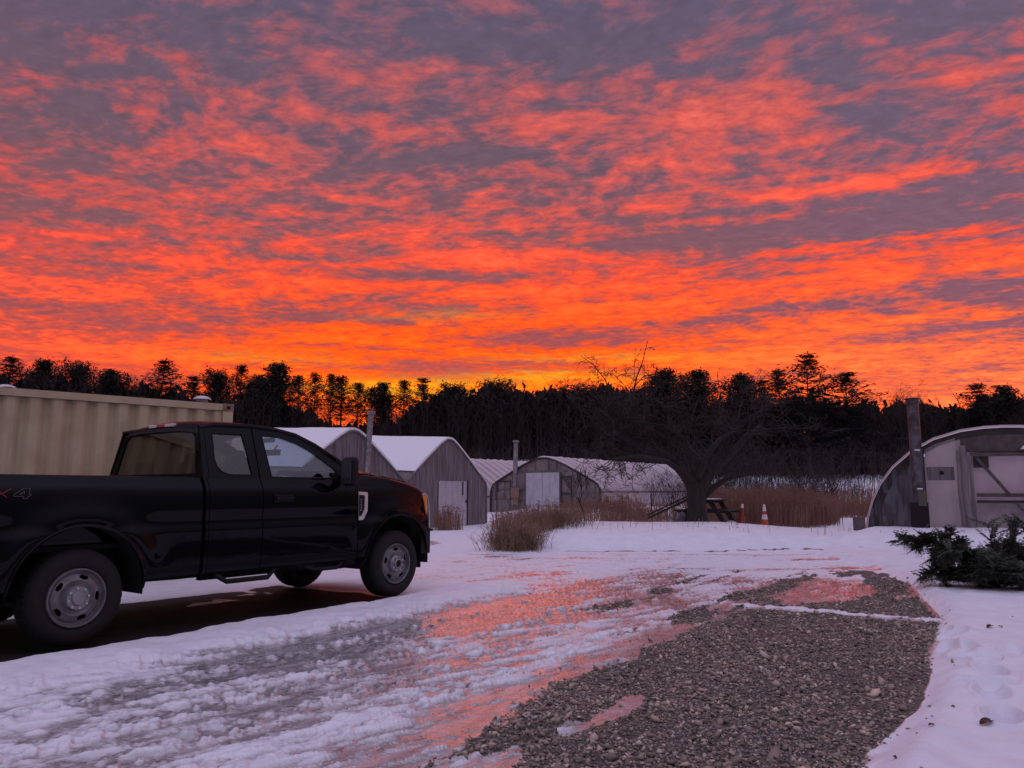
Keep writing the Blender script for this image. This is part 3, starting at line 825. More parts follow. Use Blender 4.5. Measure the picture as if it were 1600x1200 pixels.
    rout = [(1.20, 1.405), (1.21, 1.70), (1.22, zroof(1.22) - .02), (1.35, zroof(1.35) - .02), (1.60, zroof(1.6) - .02), (1.775, zroof(1.775) - .02), (1.775, 1.405)]
    fwin = [(1.93, 1.425), (1.895, 1.865), (2.12, 1.865), (2.33, 1.81), (2.50, 1.735), (2.66, 1.645), (2.84, 1.52), (2.88, 1.455), (2.88, 1.425)]
    fout = [(1.79, 1.405), (1.79, zroof(1.79) - .02), (2.1, zroof(2.1) - .02), (2.35, zroof(2.35) - .02), (2.6, zroof(2.6) - .025), (2.9, zroof(2.9) - .03), (3.06, zroof(3.06) - .035), (3.07, 1.405)]
    for sg in (-1, 1):
        # rear door lower panel starts right behind the bed gap
        rd = door(1.172, 1.775, rout, rwin, sg, 'rear_door')
        fd = door(1.785, 3.075, fout, fwin, sg, 'front_door')
        h = MB(); h.box((2.03, sg * 1.025, 1.205), (.23, .035, .045)); h.box((2.03, sg * 1.006, 1.205), (.25, .02, .085)); h.build('door_handle', body_mat, fd, bevel=.012)
        # bright lock plate at the rear edge
        # mirror: tall housing on two arms
        mr = MB()
        mr.box((2.80, sg * 1.17, 1.50), (.11, .20, .33))
        mro = mr.build('wing_mirror', M['plastic'], T, bevel=.045)
        arm = MB(); arm.tube([(2.86, sg * .90, 1.44), (2.84, sg * 1.02, 1.45), (2.80, sg * 1.12, 1.46)], .028, 8); arm.tube([(2.86, sg * .90, 1.40), (2.84, sg * 1.0, 1.385), (2.80, sg * 1.12, 1.385)], .028, 8)
        arm.box((2.88, sg * .935, 1.455), (.17, .03, .13))
        arm.build('mirror_arm', M['plastic'], mro, smooth=40)
        MB().box((2.741, sg * 1.17, 1.50), (.006, .155, .27)).build('mirror_glass', M['mirror'], mro)
    # ---- front clip
    def zhood(x): return float(np.interp(x, [3.09, 3.25, 3.7, 4.0, 4.2, 4.33, 4.40], [1.47, 1.485, 1.445, 1.395, 1.345, 1.285, 1.20]))
    def zfend(x): return zhood(x) - .125
    fr = MB()
    for sg in (-1, 1):
        patch(fr, 3.085, 4.36, .52, lambda x: zfend(x) - .01, sg)
        # shoulder rolling into the hood
        rows = []
        for x in list(np.linspace(3.085, 4.36, 24)):
            y0 = yside(x, zfend(x) - .01); z0 = zfend(x) - .01; z1 = zhood(x)
            rows.append([Vector((x, sg * y0, z0)), Vector((x, sg * (y0 - .012), z0 + (z1 - z0) * .35)), Vector((x, sg * (y0 - .045), z0 + (z1 - z0) * .68)), Vector((x, sg * (y0 - .10), z0 + (z1 - z0) * .90)), Vector((x, sg * (y0 - .16), z1))])
        fr.grid(rows)
    fr.build('front_fenders', body_mat, T, smooth=35)
    ho = MB(); rows = []
    for x in list(np.linspace(3.12, 4.30, 18)) + [4.35, 4.385, 4.40]:
        yy = yside(x, zfend(min(x, 4.36)) - .01) - .165
        zz = zhood(x)
        rows.append([Vector((x, t * yy, zz + .012 + .045 * (1 - t ** 4) * float(np.interp(x, [3.1, 4.2, 4.4], [1, .9, .3])) + (.018 if abs(t) in (.55, .6) else 0))) for t in (-1, -.97, -.85, -.7, -.6, -.55, -.45, -.2, 0, .2, .45, .55, .6, .7, .85, .97, 1)])
    ho.grid(rows)
    ho.build('hood', body_mat, T, smooth=40)
    gr_ = MB(); gr_.box((4.39, 0, .98), (.06, 1.16, .40)); 
    for z in (.86, .98, 1.10): gr_.box((4.43, 0, z), (.035, 1.14, .045))
    gr_.build('grille', M['plastic'], T, bevel=.01)
    sf = MB(); sf.box((4.28, 0, .80), (.10, 1.70, .12)); sf.box((4.2, 0, .95), (.1, 1.7, .5)); sf.build('radiator_support', M['dark'], T)
    for sg in (-1, 1):
        # headlamp wraps round the corner: clear front, amber side lens
        hl = MB()
        def corner(u, v, k): return Vector((u, sg * (yside(u, v) + .004 - k), v))
        hl.box((4.365, sg * .735, 1.02), (.09, .30, .38))
        hlo = hl.build('headlight', M['white_lens'], T, bevel=.03)
        am = MB(); am.prism([(4.215, 1.225), (4.26, 1.235), (4.325, 1.20), (4.345, 1.10), (4.335, 1.00), (4.31, .97), (4.285, 1.03), (4.25, 1.14)], lambda u, v, k: corner(u, v, k - .006), .10)
        am.build('turn_signal', M['amber'], hlo)
        rim_ = MB(); pts = [(4.205, 1.235), (4.26, 1.25), (4.345, 1.21), (4.388, 1.10), (4.375, .90), (4.36, .80)]
        rim_.tube([corner(u, v, -.008) for u, v in pts], .008, 5); rim_.build('lamp_trim', M['chrome'], hlo)
        # fender vent badge: bright D-shaped frame round dark mesh
        bf = MB()
        def fs(u, v, k): return Vector((u, sg * (yside(u, v) + .012 - k), v))
        out = [(3.092, 1.275), (3.222, 1.268), (3.235, 1.25), (3.228, 1.05), (3.175, .965), (3.15, .948), (3.092, .945)]
        inn = [(3.094, 1.238), (3.178, 1.232), (3.186, 1.22), (3.180, 1.07), (3.145, 1.003), (3.13, .992), (3.094, .99)]
        bf.holed(out, [inn], fs, .014)
        bo = bf.build('fender_badge', M['chrome'], T, bevel=.003)
        MB().prism(inn, lambda u, v, k: fs(u, v, k + .008), .004).build('badge_mesh', M['plastic'], bo)
        st = MB(); 
        for i in range(5): st.box(fs(3.125, 1.06 + i * .03, .002), (.022, .004, .018))
        st.build('badge_letters', M['galv'], bo)
    bu = MB(); rows = []
    for y in np.linspace(-.98, .98, 21):
        xb = 4.52 - .16 * abs(y / .98) ** 4
        rows.append([Vector((xb - .05, y, .80)), Vector((xb - .005, y, .79)), Vector((xb, y, .76)), Vector((xb, y, .55)), Vector((xb - .04, y, .50)), Vector((xb - .16, y, .49))])
    bu.grid(rows)
    for sg in (-1, 1):
        bu.grid([[Vector((x, sg * .98, z)) for z in (.81, .79, .55, .49)] for x in (4.37, 4.2)]); 
    bu.box((4.38, 0, .78), (.16, 1.9, .03))
    bu.build('front_bumper', M['plastic'], T, smooth=40)
    ad = MB(); ad.box((4.33, 0, .40), (.03, 1.70, .20)); ad.box((4.36, -.2, .42), (.02, .6, .16)); ad.build('air_dam', M['plastic'], T, bevel=.01)
    # ---- wheel wells, flares, underbody
    ub = MB()
    for cx, cz in WC:
        for sg in (-1, 1):
            A = [Vector((cx + (AR + .004) * math.cos(t), sg * .99, cz + (AR + .004) * math.sin(t))) for t in np.linspace(-.12, math.pi + .12, 30)]
            B = [Vector((p.x, sg * .58, p.z)) for p in A]
            ub.grid([A, B])
            ub.prism([(p.x, p.z) for p in A], lambda u, v, k: Vector((u, sg * (.58 - k), v)), .01)
    for sg in (-1, 1):
        ub.box((1.55, sg * .42, .56), (5.5, .09, .17)); ub.box((2.1, sg * .80, .52), (1.9, .30, .05))
    ub.box((2.1, 0, .60), (2.2, 1.75, .04)); ub.box((3.3, 0, .75), (.9, .9, .5)); ub.box((-.05, 0, .80), (2.3, 1.6, .04))
    ub.tube([(0, -.8, .40), (0, .8, .40)], .06, 10); ub.tube([(3.76, -.8, .40), (3.76, .8, .40)], .055, 10)
    ub.box((0, .0, .40), (.30, .32, .28)); ub.box((3.76, .25, .40), (.26, .28, .26))
    ub.box((.7, .45, .52), (1.1, .45, .28)); ub.tube([(3.0, -.35, .45), (1.2, -.40, .44), (.4, -.5, .47), (-.4, -.75, .46)], .04, 8)
    ub.tube([(.1, 0, .42), (2.0, 0, .47)], .05, 8)
    ub.build('underbody', M['dark'], T)
    for ci, (cx, cz) in enumerate(WC):
        for sg in (-1, 1):
            fl = MB()
            A = []
            for t in np.linspace(-.02, math.pi + .02, 44):
                x, z = cx + AR * math.cos(t), cz + AR * math.sin(t)
                A.append(Vector((x, sg * (yside(x, max(z, cz)) + .004), z)))
            fl.tube(A, .014, 6); fl.build('wheel_arch_lip', body_mat, T, smooth=40)
    # step bar under the cab
    for sg in (-1, 1):
        sb = MB()
        sb.tube([(1.28, sg * .90, .50), (1.30, sg * .96, .47), (1.40, sg * .99, .405), (1.88, sg * .99, .405), (1.97, sg * .96, .47), (1.99, sg * .90, .50)], .026, 8)
        sb.tube([(2.35, sg * .90, .50), (2.37, sg * .96, .47), (2.47, sg * .99, .43), (2.80, sg * .99, .43), (2.89, sg * .96, .47), (2.91, sg * .90, .50)], .022, 8)
        sb.build('step_bar', M['plastic'], T, smooth=40)
        MB().box((-.60, sg * .86, .50), (.02, .30, .46)).build('mud_flap', M['rubber'], T, bevel=.008)
    # ---- wheels
    def wheel(cx, sg, front):
        RT = .400; hw = .125
        ty = MB()
        prof = [(.245, -hw + .01), (.262, -hw - .004), (.30, -hw - .014), (.345, -hw - .010), (.375, -hw + .008), (.392, -hw + .028), (RT, -hw + .055), (RT, hw - .055), (.392, hw - .028), (.375, hw - .008), (.345, hw + .010), (.30, hw + .014), (.262, hw + .004), (.245, hw - .01)]
        ty.lathe(prof, 64, 'y')
        # tread lugs along both shoulders
        for k in range(44):
            t = 2 * math.pi * k / 44
            for s_, tt in ((-1, t), (1, t + .07)):
                c = Vector((math.cos(tt) * (RT - .009), s_ * (hw - .078), math.sin(tt) * (RT - .009)))
                rot = Matrix.Rotation(-tt, 3, 'Y')
                ty.box(c, (.018, .082, .034), rot)
            c = Vector((math.cos(t) * (RT - .006), 0, math.sin(t) * (RT - .006)))
            ty.box(c, (.016, .07, .026), Matrix.Rotation(-t, 3, 'Y'))
        w = empty('wheel', (cx, sg * (.965 - hw + .012), .40)); w.parent = T
        if sg > 0: w.rotation_euler = (0, 0, math.pi)
        w.rotation_euler.rotate_axis('Y', .3 if front else 0.62)
        ty.build('tyre', M['rubber'], w, smooth=40)
        # outer face is towards -y; steel disc with five oblong holes
        rim = MB(); y0 = -hw
        def hole(r, t):
            k = (t / (2 * math.pi) * 5) % 1 - .5
            a = k * 2 * math.pi / 5 * .172
            return ((r - .172) / .017) ** 2 + (a / .036) ** 4 < 1
        prof = [(.243, y0 + .05), (.243, y0 + .004), (.238, y0 - .010), (.230, y0 - .012), (.224, y0 - .006), (.219, y0 + .012), (.214, y0 + .030), (.207, y0 + .032), (.200, y0 + .026), (.1935, y0 + .021), (.188, y0 + .018), (.183, y0 + .0165), (.178, y0 + .015), (.173, y0 + .0135), (.168, y0 + .012), (.163, y0 + .0105), (.158, y0 + .009), (.153, y0 + .0075), (.146, y0 + .003), (.138, y0 + .006), (.125, y0 + .016), (.112, y0 + .020), (.0, y0 + .020)]
        rim.lathe(prof, 180, 'y', drop=lambda r, t: .15 < r < .19 and hole(r, t))
        rim.build('rim', M['steel_rim'], w, smooth=30)
        dr = MB(); dr.lathe([(.235, y0 + .07), (.0, y0 + .07)], 32, 'y'); dr.build('brake_drum', M['dark'], w)
        hb = MB()
        if front:
            hb.lathe([(.100, y0 + .02), (.098, y0 - .006), (.085, y0 - .018), (.060, y0 - .020), (.056, y0 - .040), (.046, y0 - .046), (.042, y0 - .030), (.040, y0 + .01)], 40, 'y')
        else:
            hb.lathe([(.102, y0 + .02), (.100, y0 - .012), (.092, y0 - .026), (.060, y0 - .030), (.058, y0 - .040), (.052, y0 - .046), (.0, y0 - .048)], 40, 'y')
        h = hb.build('hub_cap', M['hub'], w, smooth=35)
        if front: MB().lathe([(.041, y0 - .028), (.0, y0 - .028)], 24, 'y').build('hub_centre', M['dark'], h)
        for k in range(8):
            t = 2 * math.pi * k / 8; nuts = MB()
            nuts.tube([(.082 * math.cos(t), y0 - .015, .082 * math.sin(t)), (.082 * math.cos(t), y0 - .040, .082 * math.sin(t))], .0095, 6)
            nuts.build('lug_nut', M['chrome'], h)
    for cx, fr_ in ((0.0, False), (3.76, True)):
        for sg in (-1, 1): wheel(cx, sg, fr_)
    # ---- interior
    it = MB()
    it.box((2.0, 0, .66), (1.8, 1.7, .06)); it.box((2.98, 0, 1.28), (.30, 1.55, .26)); it.box((2.80, 0, 1.36), (.22, 1.5, .07))
    it.tube([(2.95, .40, 1.30), (2.68, .40, 1.36)], .03, 8)
    it.box((2.52, .0, 1.88), (.06, .26, .05))
    it.build('dashboard', M['dark'], T, bevel=.02)
    sw = MB()
    n_ = Vector((-.92, 0, .38)).normalized(); u_ = Vector((0, 1, 0)); v_ = n_.cross(u_)
    c_ = Vector((2.66, .40, 1.37))
    sw.tube([c_ + (u_ * math.cos(t) + v_ * math.sin(t)) * .19 for t in np.linspace(0, 2 * math.pi, 25)], .014, 6)
    for t in (0, math.pi, -math.pi / 2): sw.beam(c_, c_ + (u_ * math.cos(t) + v_ * math.sin(t)) * .19, .03, .015)
    sw.build('steering_wheel', M['plastic'], T, smooth=40)
    for sy in (-.40, .40):
        se = MB(); se.box((2.15, sy, 1.00), (.52, .54, .20)); se.box((1.90, sy, 1.28), (.16, .52, .50), Matrix.Rotation(R(-12), 3, 'Y'))
        seo = se.build('front_seat', M['seat'], T, bevel=.05)
        MB().box((1.83, sy, 1.63), (.10, .27, .18)).build('headrest', M['seat'], seo, bevel=.04)
    rsb = MB(); rsb.box((1.45, 0, .98), (.42, 1.45, .16)); rsb.box((1.27, 0, 1.22), (.12, 1.45, .46)); rsb.build('rear_bench', M['seat'], T, bevel=.04)
    for sy in (-.42, .42): MB().box((1.27, sy, 1.52), (.09, .26, .13)).build('rear_headrest', M['seat'], T, bevel=.03)
    rm = MB(); rm.box((2.62, 0, 1.74), (.03, .26, .07)); rm.tube([(2.63, 0, 1.76), (2.68, 0, 1.83)], .01, 6); rm.build('rear_view_mirror', M['plastic'], T, bevel=.01)
    return T
make_truck()
# ------------------------------------------------------------------ shipping container behind the truck
def make_container():
    # near upper corner of its end at (-4.42, 12.13); long side runs towards the camera's left
    ang = R(42.6); L, W, H_ = 9.1, 2.44, 2.60
    ex = Vector((-math.cos(ang), -math.sin(ang), 0))       # along the side, away from the visible corner
    ey = Vector((-math.sin(ang), math.cos(ang), 0))        # into the container's width
    z0 = .10
    C_ = empty('shipping_container', (-4.42, 12.13, z0), 0, 'tan corrugated steel shipping container standing behind the black pickup truck', 'shipping container')
    def p(u, v, w): return ex * u + ey * v + Vector((0, 0, w))
    side = MB()
    pitch = .2775
    for vv, dirn in ((.03, 1), (W - .03, -1)):
        rows = []
        u = .17
        while u < L - .17 - pitch * .9:
            for du, dp in ((0, 0), (.10, 0), (.150, .065), (.200, .065)):
                rows.append([p(u + du, vv + dirn * dp, w) for w in (.15, H_ - .11)])
            u += pitch
        rows.append([p(u, vv, w) for w in (.15, H_ - .11)])
        side.grid(rows)
    side.build('side_panels', M['container'], C_)
    fr = MB()
    def bar(a, b, w, h): fr.beam(a, b, w, h)
    for v in (.035, W - .035):
        bar(p(.17, v, H_ - .055), p(L - .17, v, H_ - .055), .07, .10); bar(p(.17, v, .09), p(L - .17, v, .09), .07, .14)
    for u in (.035, L - .035):
        bar(p(u, .1, H_ - .06), p(u, W - .1, H_ - .06), .07, .11); bar(p(u, .1, .09), p(u, W - .1, .09), .07, .14)
    fr.build('frame_rails', M['container'], C_)
    for i, (u, v) in enumerate(((.085, .08), (.085, W - .08), (L - .085, .08), (L - .085, W - .08))):
        m = MB(); m.beam(p(u, v, .12), p(u, v, H_ - .12), .17, .16, up=(ex.x, ex.y, 0)); po = m.build('corner_post', M['container'], C_)
        for w in (.06, H_ - .06):
            c = MB(); c.beam(p(u - .09, v, w), p(u + .09, v, w), .18, .125); co = c.build('corner_casting', M['rust'], po, bevel=.008)
            h = MB(); h.beam(p(u - .03, v - .093 if i % 2 == 0 else v + .093, w), p(u + .03, v - .093 if i % 2 == 0 else v + .093, w), .006, .05); h.build('lifting_hole', M['dark'], co)
    # end wall with two doors
    for k in (0, 1):
        d = MB(); v0 = .17 + k * 1.06
        rows = []
        for j in range(6):
            for dv, dp in ((0, 0), (.05, 0), (.09, .025), (.14, .025)):
                rows.append([p(.03 + dp, v0 + j * .17 + dv, w) for w in (.17, H_ - .13)])
        rows.append([p(.03, v0 + 1.04, w) for w in (.17, H_ - .13)])
        d.grid(rows); do = d.build('end_door', M['container'], C_)
        for q in (.25, .75):
            b = MB(); b.tube([p(-.01, v0 + q, .15), p(-.01, v0 + q, H_ - .12)], .017, 6); b.build('lock_rod', M['galv'], do)
    e = MB(); e.grid([[p(L - .03, .17, .17), p(L - .03, .17, H_ - .13)], [p(L - .03, W - .17, .17), p(L - .03, W - .17, H_ - .13)]]); e.build('end_wall', M['container'], C_)
    rf = MB(); rows = []
    u = .10
    while u < L - .2:
        for du, dp in ((0, 0), (.09, .0), (.13, .02), (.20, .02)): rows.append([p(u + du, v, H_ - .006 + dp) for v in (.06, W - .06)])
        u += .2775
    rf.grid(rows); rf.build('roof', M['container'], C_)
    # snow left along the roof's edge
    # mushroom ventilators on the roof
    for (u, v, s, lab) in ((.35, .40, 1.0, 'small round metal vent on the container roof near its right end'), (2.92, .95, 1.0, 'small round metal vent on the container roof at the left edge of the photo')):
        q = C_.location + p(u, v, H_ + .012)
        V_ = empty('roof_vent', q, 0, lab, 'roof vent', 'mushroom vents on the container roof')
        MB().lathe([(.085, 0), (.085, .075), (.0, .075)], 20, 'z').build('vent_collar', M['galv'], V_, smooth=30)
        MB().lathe([(.125, .07), (.135, .076), (.12, .10), (.09, .118), (.05, .130), (0, .134)], 24, 'z').build('vent_cap', M['vent'], V_, smooth=60)
make_container()

# ------------------------------------------------------------------ sheds and hoop houses
def arch_profile(w, h, kind):
    """half cross-section list of (offset -w/2..w/2, z)"""
    if kind == 'gothic':   # straight slopes, rounded apex, curved eaves
        q = [(1.0, -.15), (1.0, .0), (.998, .25), (.985, .40), (.945, .49), (.88, .545), (.60, .725), (.40, .85), (.22, .945), (.10, .988), (0, 1.0)]
    elif kind == 'shed':
        q = [(1.0, -.15), (1.0, .0), (1.0, .30), (.995, .46), (.97, .505), (.80, .605), (.60, .72), (.40, .832), (.22, .930), (.08, .990), (0, 1.0)]
    else:                  # round hoop
        q = [(1.0, -.05), (.995, .0), (.975, .16), (.935, .32), (.87, .48), (.77, .64), (.64, .78), (.47, .90), (.28, .97), (.12, .995), (0, 1.0)]
    pos = [(u * w / 2, v * h) for u, v in q]
    return [(-u, v) for u, v in pos] + [(u, v) for u, v in pos[::-1][1:]]
def frame_xf(base, ang):
    """local u along the gable (to the right), v up, d depth (away)"""
    g = Vector((math.cos(ang), math.sin(ang), 0)); ax = Vector((-math.sin(ang), math.cos(ang), 0))
    return lambda u, d, z: g * u + ax * d + Vector((0, 0, z))
def ribbed_roof(prof, L, xf, rise, spacing, amp, sub=4, over=.0, snow_mat=None):
    mb = MB(); rows = []
    n = int(L / spacing) * sub
    for i in range(n + 1):
        d = -over + (L + over) * i / n
        ph = (i % sub) / sub
        s = amp * (math.cos(2 * math.pi * ph) * .5 + .5) - amp * .6
        row = []
        for k, (u, z) in enumerate(prof):
            zz = z + rise * max(d, 0)
            c = (u, z)
            nu = u / (abs(prof[0][0])); 
            row.append(xf(u * (1 + s * .12), d, zz + s * (1 if z > 1 else .3) + .05))
        rows.append(row)
    mb.grid(rows); return mb
def snow_roof(prof, L, xf, rise, seed, thick=.07, lo=.30, hmax=1):
    """a sheet of snow with thickness lying on the upper part of the roof"""
    pr = [p for p in prof if p[1] > lo * hmax]
    # subdivide
    pp = []
    for a, b in zip(pr[:-1], pr[1:]):
        for t in (0, .33, .66): pp.append((a[0] + (b[0] - a[0]) * t, a[1] + (b[1] - a[1]) * t))
    pp.append(pr[-1])
    n = int(L / .3); mb = MB(); top = []; bot = []
    for i in range(n + 1):
        d = -.05 + (L + .05) * i / n; r1, r2 = [], []
        for k, (u, z) in enumerate(pp):
            e = min(1, min(k, len(pp) - 1 - k) / 2.0)
            t = (thick * (.65 + 1.3 * float(fbm(d * .6 + seed, u * .8, 3, seed) + .25))) * e + .012
            r1.append(xf(u * (1 + .02), d, z + .055 + rise * d + t)); r2.append(xf(u * 1.01, d, z + .045 + rise * d))
        top.append(r1); bot.append(r2)
    mb.grid(top); mb.grid([top[0], bot[0]]); mb.grid([top[-1], bot[-1]]); mb.grid(bot)
    return mb
def boards(mb, prof, xf, rng_, bw=.14, d=0.0, holes=()):
    """vertical boards cut to the gable outline"""
    W2 = prof[-1][0]
    us = [p[0] for p in prof if p[1] >= 0]; zs = [p[1] for p in prof if p[1] >= 0]
    u = -W2 + .03
    def zt(q): return float(np.interp(q, [p[0] + i * 1e-6 for i, p in enumerate(prof[1:-1])], [p[1] for p in prof[1:-1]]))
    while u < W2 - .02:
        b = min(u + bw, W2 - .02); off = rng_.uniform(0, .014)
        segs = [(-.45, None)]
        for (h0, h1, z1) in holes:
            if u < h1 - .01 and b > h0 + .01: segs = [(z1, None)]
        for s0, _ in segs:
            za, zb = zt(u) - .02, zt(b) - .02
            f = [xf(u + .004, d - off, s0), xf(b - .004, d - off, s0), xf(b - .004, d - off, zb), xf(u + .004, d - off, za)]
            k = [xf(u + .004, d + .03, s0), xf(b - .004, d + .03, s0), xf(b - .004, d + .03, zb), xf(u + .004, d + .03, za)]
            mb.add(f + k, [(0, 1, 2, 3), (7, 6, 5, 4), (0, 4, 5, 1), (1, 5, 6, 2), (2, 6, 7, 3), (3, 7, 4, 0)])
        u = b
def stovepipe(x, y, z0, z1, r, lab, lean=0.0, rz=0, cap=True):
    o = empty('stove_pipe', (x, y, z0), 0, lab, 'chimney'); h = z1 - z0
    m = MB(); m.lathe([(r, 0), (r, h * .32), (r * 1.06, h * .32), (r * 1.06, h * .33), (r, h * .335), (r, h * .66), (r * 1.05, h * .66), (r * 1.05, h * .67), (r, h * .675), (r, h)], 20, 'z'); p = m.build('pipe', M['galv'], o, smooth=40)
    MB().lathe([(r * .75, h - .02), (r * .75, h + .05), (r * 1.25, h + .05), (r * 1.55, h + .06), (r * 1.4, h + .12), (r * 1.5, h + .15), (0, h + .19)], 20, 'z').build('rain_cap', M['galv'], o, smooth=40)
    o.rotation_euler = (0, lean, 0)
    return o
r_ = random.Random(11)
# two boarded sheds with snowy roofs; gables along (.461,.888)
SH_ANG = math.atan2(.888, .461)
def shed(x, y, base, w, h, L, rise, lab, door=None, seed=0):
    o = empty('greenhouse_shed', (x, y, base), 0, lab, 'shed', 'boarded sheds in a row')
    xf = frame_xf(None, SH_ANG); prof = arch_profile(w, h, 'shed')
    g = MB(); boards(g, prof, xf, r_, holes=[(door[0], door[1], door[2])] if door else [])
    g.build('gable_wall', M['wood'], o)
    # rounded edge boards along the gable outline
    t = MB(); t.tube([xf(u, -.03, z + .02) for u, z in prof if z >= -.2], .045, 6); t.build('barge_board', M['wood'], o, smooth=50)
    rb = MB(); rb.grid([[xf(u, d, z + .03 + rise * max(d, 0)) for u, z in prof] for d in (.0, L)]); rb.build('roof_skin', M['wood'], o, smooth=50)
    bk = MB(); bk.prism([(u, z) for u, z in prof], lambda u, z, k: xf(u, L - .05 + k, z + rise * L), .04); bk.build('rear_wall', M['wood'], o)
    snow_roof(prof, L, xf, rise, seed, .07, .52, h).build('roof_snow', M['snow'], o, smooth=80)
    if door:
        d0, d1, dz = door
        dm = MB(); z = -.40
        while z < dz - .02:
            zz = min(z + .105, dz)
            f = [xf(d0 + .03, -.012, z), xf(d1 - .03, -.012, z), xf(d1 - .03, .004, zz), xf(d0 + .03, .004, zz)]
            dm.add(f, [(0, 1, 2, 3)]); z = zz
        do = dm.build('door', M['white_door'], o)
        jm = MB()
        jm.beam(xf(d1 + .015, -.03, -.4), xf(d1 + .015, -.03, dz + .05), .05, .03); jm.build('door_track', M['dark_wood'], o)
        hm = MB(); hm.box(xf(d1 - .12, -.04, 1.05), (.05, .05, .12)); hm.build('door_handle', M['dark'], do)
        hh = MB(); hh.beam(xf(d1 - .42, -.035, dz - .02), xf(d1 - .42, -.035, dz - .62), .05, .03); hh.build('door_strap', M['dark_wood'], do)
    return o
shed(-5.79, 28.0, -.12, 6.6, 3.60, 16, .035, 'weathered boarded shed directly behind the truck hood, with a stove pipe at its gable', None, 3)
shed(-2.76, 33.85, -.20, 6.6, 3.74, 16, .05, 'weathered boarded shed with a white slatted door in its gable', (-.85, 1.55, 1.95), 9)
stovepipe(-5.32, 27.9, .9, 4.05, .105, 'grey metal stove pipe leaning by the gable of the shed behind the truck', R(3.2))

# hoop house behind the sheds: only its ribbed roof and side show
HA = math.atan2(-.545, .839)
def hoop(x, y, base, w, h, L, lab, rise=0, seed=0):
    o = empty('hoop_house', (x, y, base), 0, lab, 'greenhouse', 'plastic hoop houses')
    xf = frame_xf(None, HA); prof = arch_profile(w, h, 'gothic')
    ribbed_roof(prof, L, xf, rise, .90, .14, 6).build('poly_cover', M['poly_roof'], o, smooth=50)
    sm = MB(); pp = []
    pr = [p for p in prof if p[1] > .36 * h]
    for a, b in zip(pr[:-1], pr[1:]):
        for t in (0, .5): pp.append((a[0] + (b[0] - a[0]) * t, a[1] + (b[1] - a[1]) * t))
    pp.append(pr[-1]); d = .12; rs = random.Random(seed + 5)
    while d < L - .9:
        w0, w1 = d + rs.uniform(.0, .06), d + .90 - rs.uniform(.44, .52)
        rows = []
        for q, th in ((w0, -.02), (w0 + .05, .07), ((w0 + w1) / 2, .12), (w1 - .05, .07), (w1, -.02)):
            rows.append([xf(u, q, z + .05 + rise * q + th * (.7 + .5 * rs.random())) for u, z in pp])
        sm.grid(rows); d += .90
    sm.build('roof_snow', M['snow_thin'], o, smooth=60)['kind'] = 'stuff'
    rr = MB()
    n = int(L / 1.2)
    for i in range(n + 1):
        d = L * i / n
        rr.tube([xf(u * .985, d, z * .985 + rise * d) for u, z in prof], .025, 4)
    rr.build('hoops', M['galv'], o)
    ft = MB(); ft.beam(xf(w / 2 + .03, 0, .36 * h), xf(w / 2 + .03, L, .36 * h + rise * L), .05, .12); ft.build('eave_board', M['wood'], o)
    bk = MB(); bk.prism([(u * .98, z * .98) for u, z in prof], lambda u, z, k: xf(u, L - .03 + k, z + rise * L), .02); bk.build('rear_wall', M['poly'], o)
    return o, xf, prof
o2, xf2, pr2 = hoop(-4.85, 49.9, -.40, 7.0, 3.75, 18, 'snow-dusted hoop house roof seen between the boarded shed and the nearer hoop house', 0.004)
g2 = MB(); g2.prism([(u * .985, z * .985) for u, z in pr2], lambda u, z, k: xf2(u, .0 + k, z), .02); g2.build('gable_wall', M['poly'], o2)
o3, xf3, pr3 = hoop(1.85, 45.5, .16, 7.5, 3.05, 19.5, 'hoop house with a white double door, small brown door and stove pipe in its gable', 0.0)
M['gable_sheet'] = mat('stained_sheet', (.30, .235, .235), .6, base2=(.15, .11, .105), vscale=1.1, bump=.02)
thin(M['gable_sheet'], .2)
# its gable, framed in timber with sheets of plastic between
def zt3(u): return float(np.interp(u, [p[0] + i * 1e-6 for i, p in enumerate(pr3[1:-1])], [p[1] for p in pr3[1:-1]]))
pg = MB(); pg.prism([(u * .98, z * .985) for u, z in pr3], lambda u, z, k: xf3(u, .02 + k, z), .02); gw = pg.build('gable_wall', M['gable_sheet'], o3)
fm = MB()
for u in (-3.45, -2.75, -2.15, -1.25, 1.15, 1.95, 2.85, 3.35):
    fm.beam(xf3(u, -.02, -.3), xf3(u, -.02, zt3(u) - .05), .07, .06, up=(1, 0, 0))
for u in (-.55, .35, .9): fm.beam(xf3(u, -.02, 2.30), xf3(u, -.02, zt3(u) - .03), .06, .06, up=(1, 0, 0))
fm.beam(xf3(-1.6, -.028, 2.30), xf3(1.6, -.028, 2.30), .06, .09)
fm.beam(xf3(-3.6, -.028, 1.25), xf3(-1.3, -.028, 1.25), .06, .06); fm.beam(xf3(1.2, -.028, 1.05), xf3(3.6, -.028, 1.05), .06, .06)
fm.build('gable_frame', M['wood'], o3)
ar = MB(); ar.tube([xf3(u, -.05, z + .03) for u, z in pr3], .06, 6); ar.build('gable_arch', M['dark_wood'], o3, smooth=50)
for a_, b_ in ((-1.18, -.06), (-.04, 1.08)):
    dd = MB(); dd.box((0, 0, 0), (.001, .001, .001)); dd = MB()
    dd.add([xf3(a_, -.05, .06), xf3(b_, -.05, .06), xf3(b_, -.05, 2.22), xf3(a_, -.05, 2.22), xf3(a_, -.005, .06), xf3(b_, -.005, .06), xf3(b_, -.005, 2.22), xf3(a_, -.005, 2.22)], [(0, 1, 2, 3), (7, 6, 5, 4), (0, 4, 5, 1), (1, 5, 6, 2), (2, 6, 7, 3), (3, 7, 4, 0)])
    dd.build('white_door', M['white_door'], o3)
bd = MB()
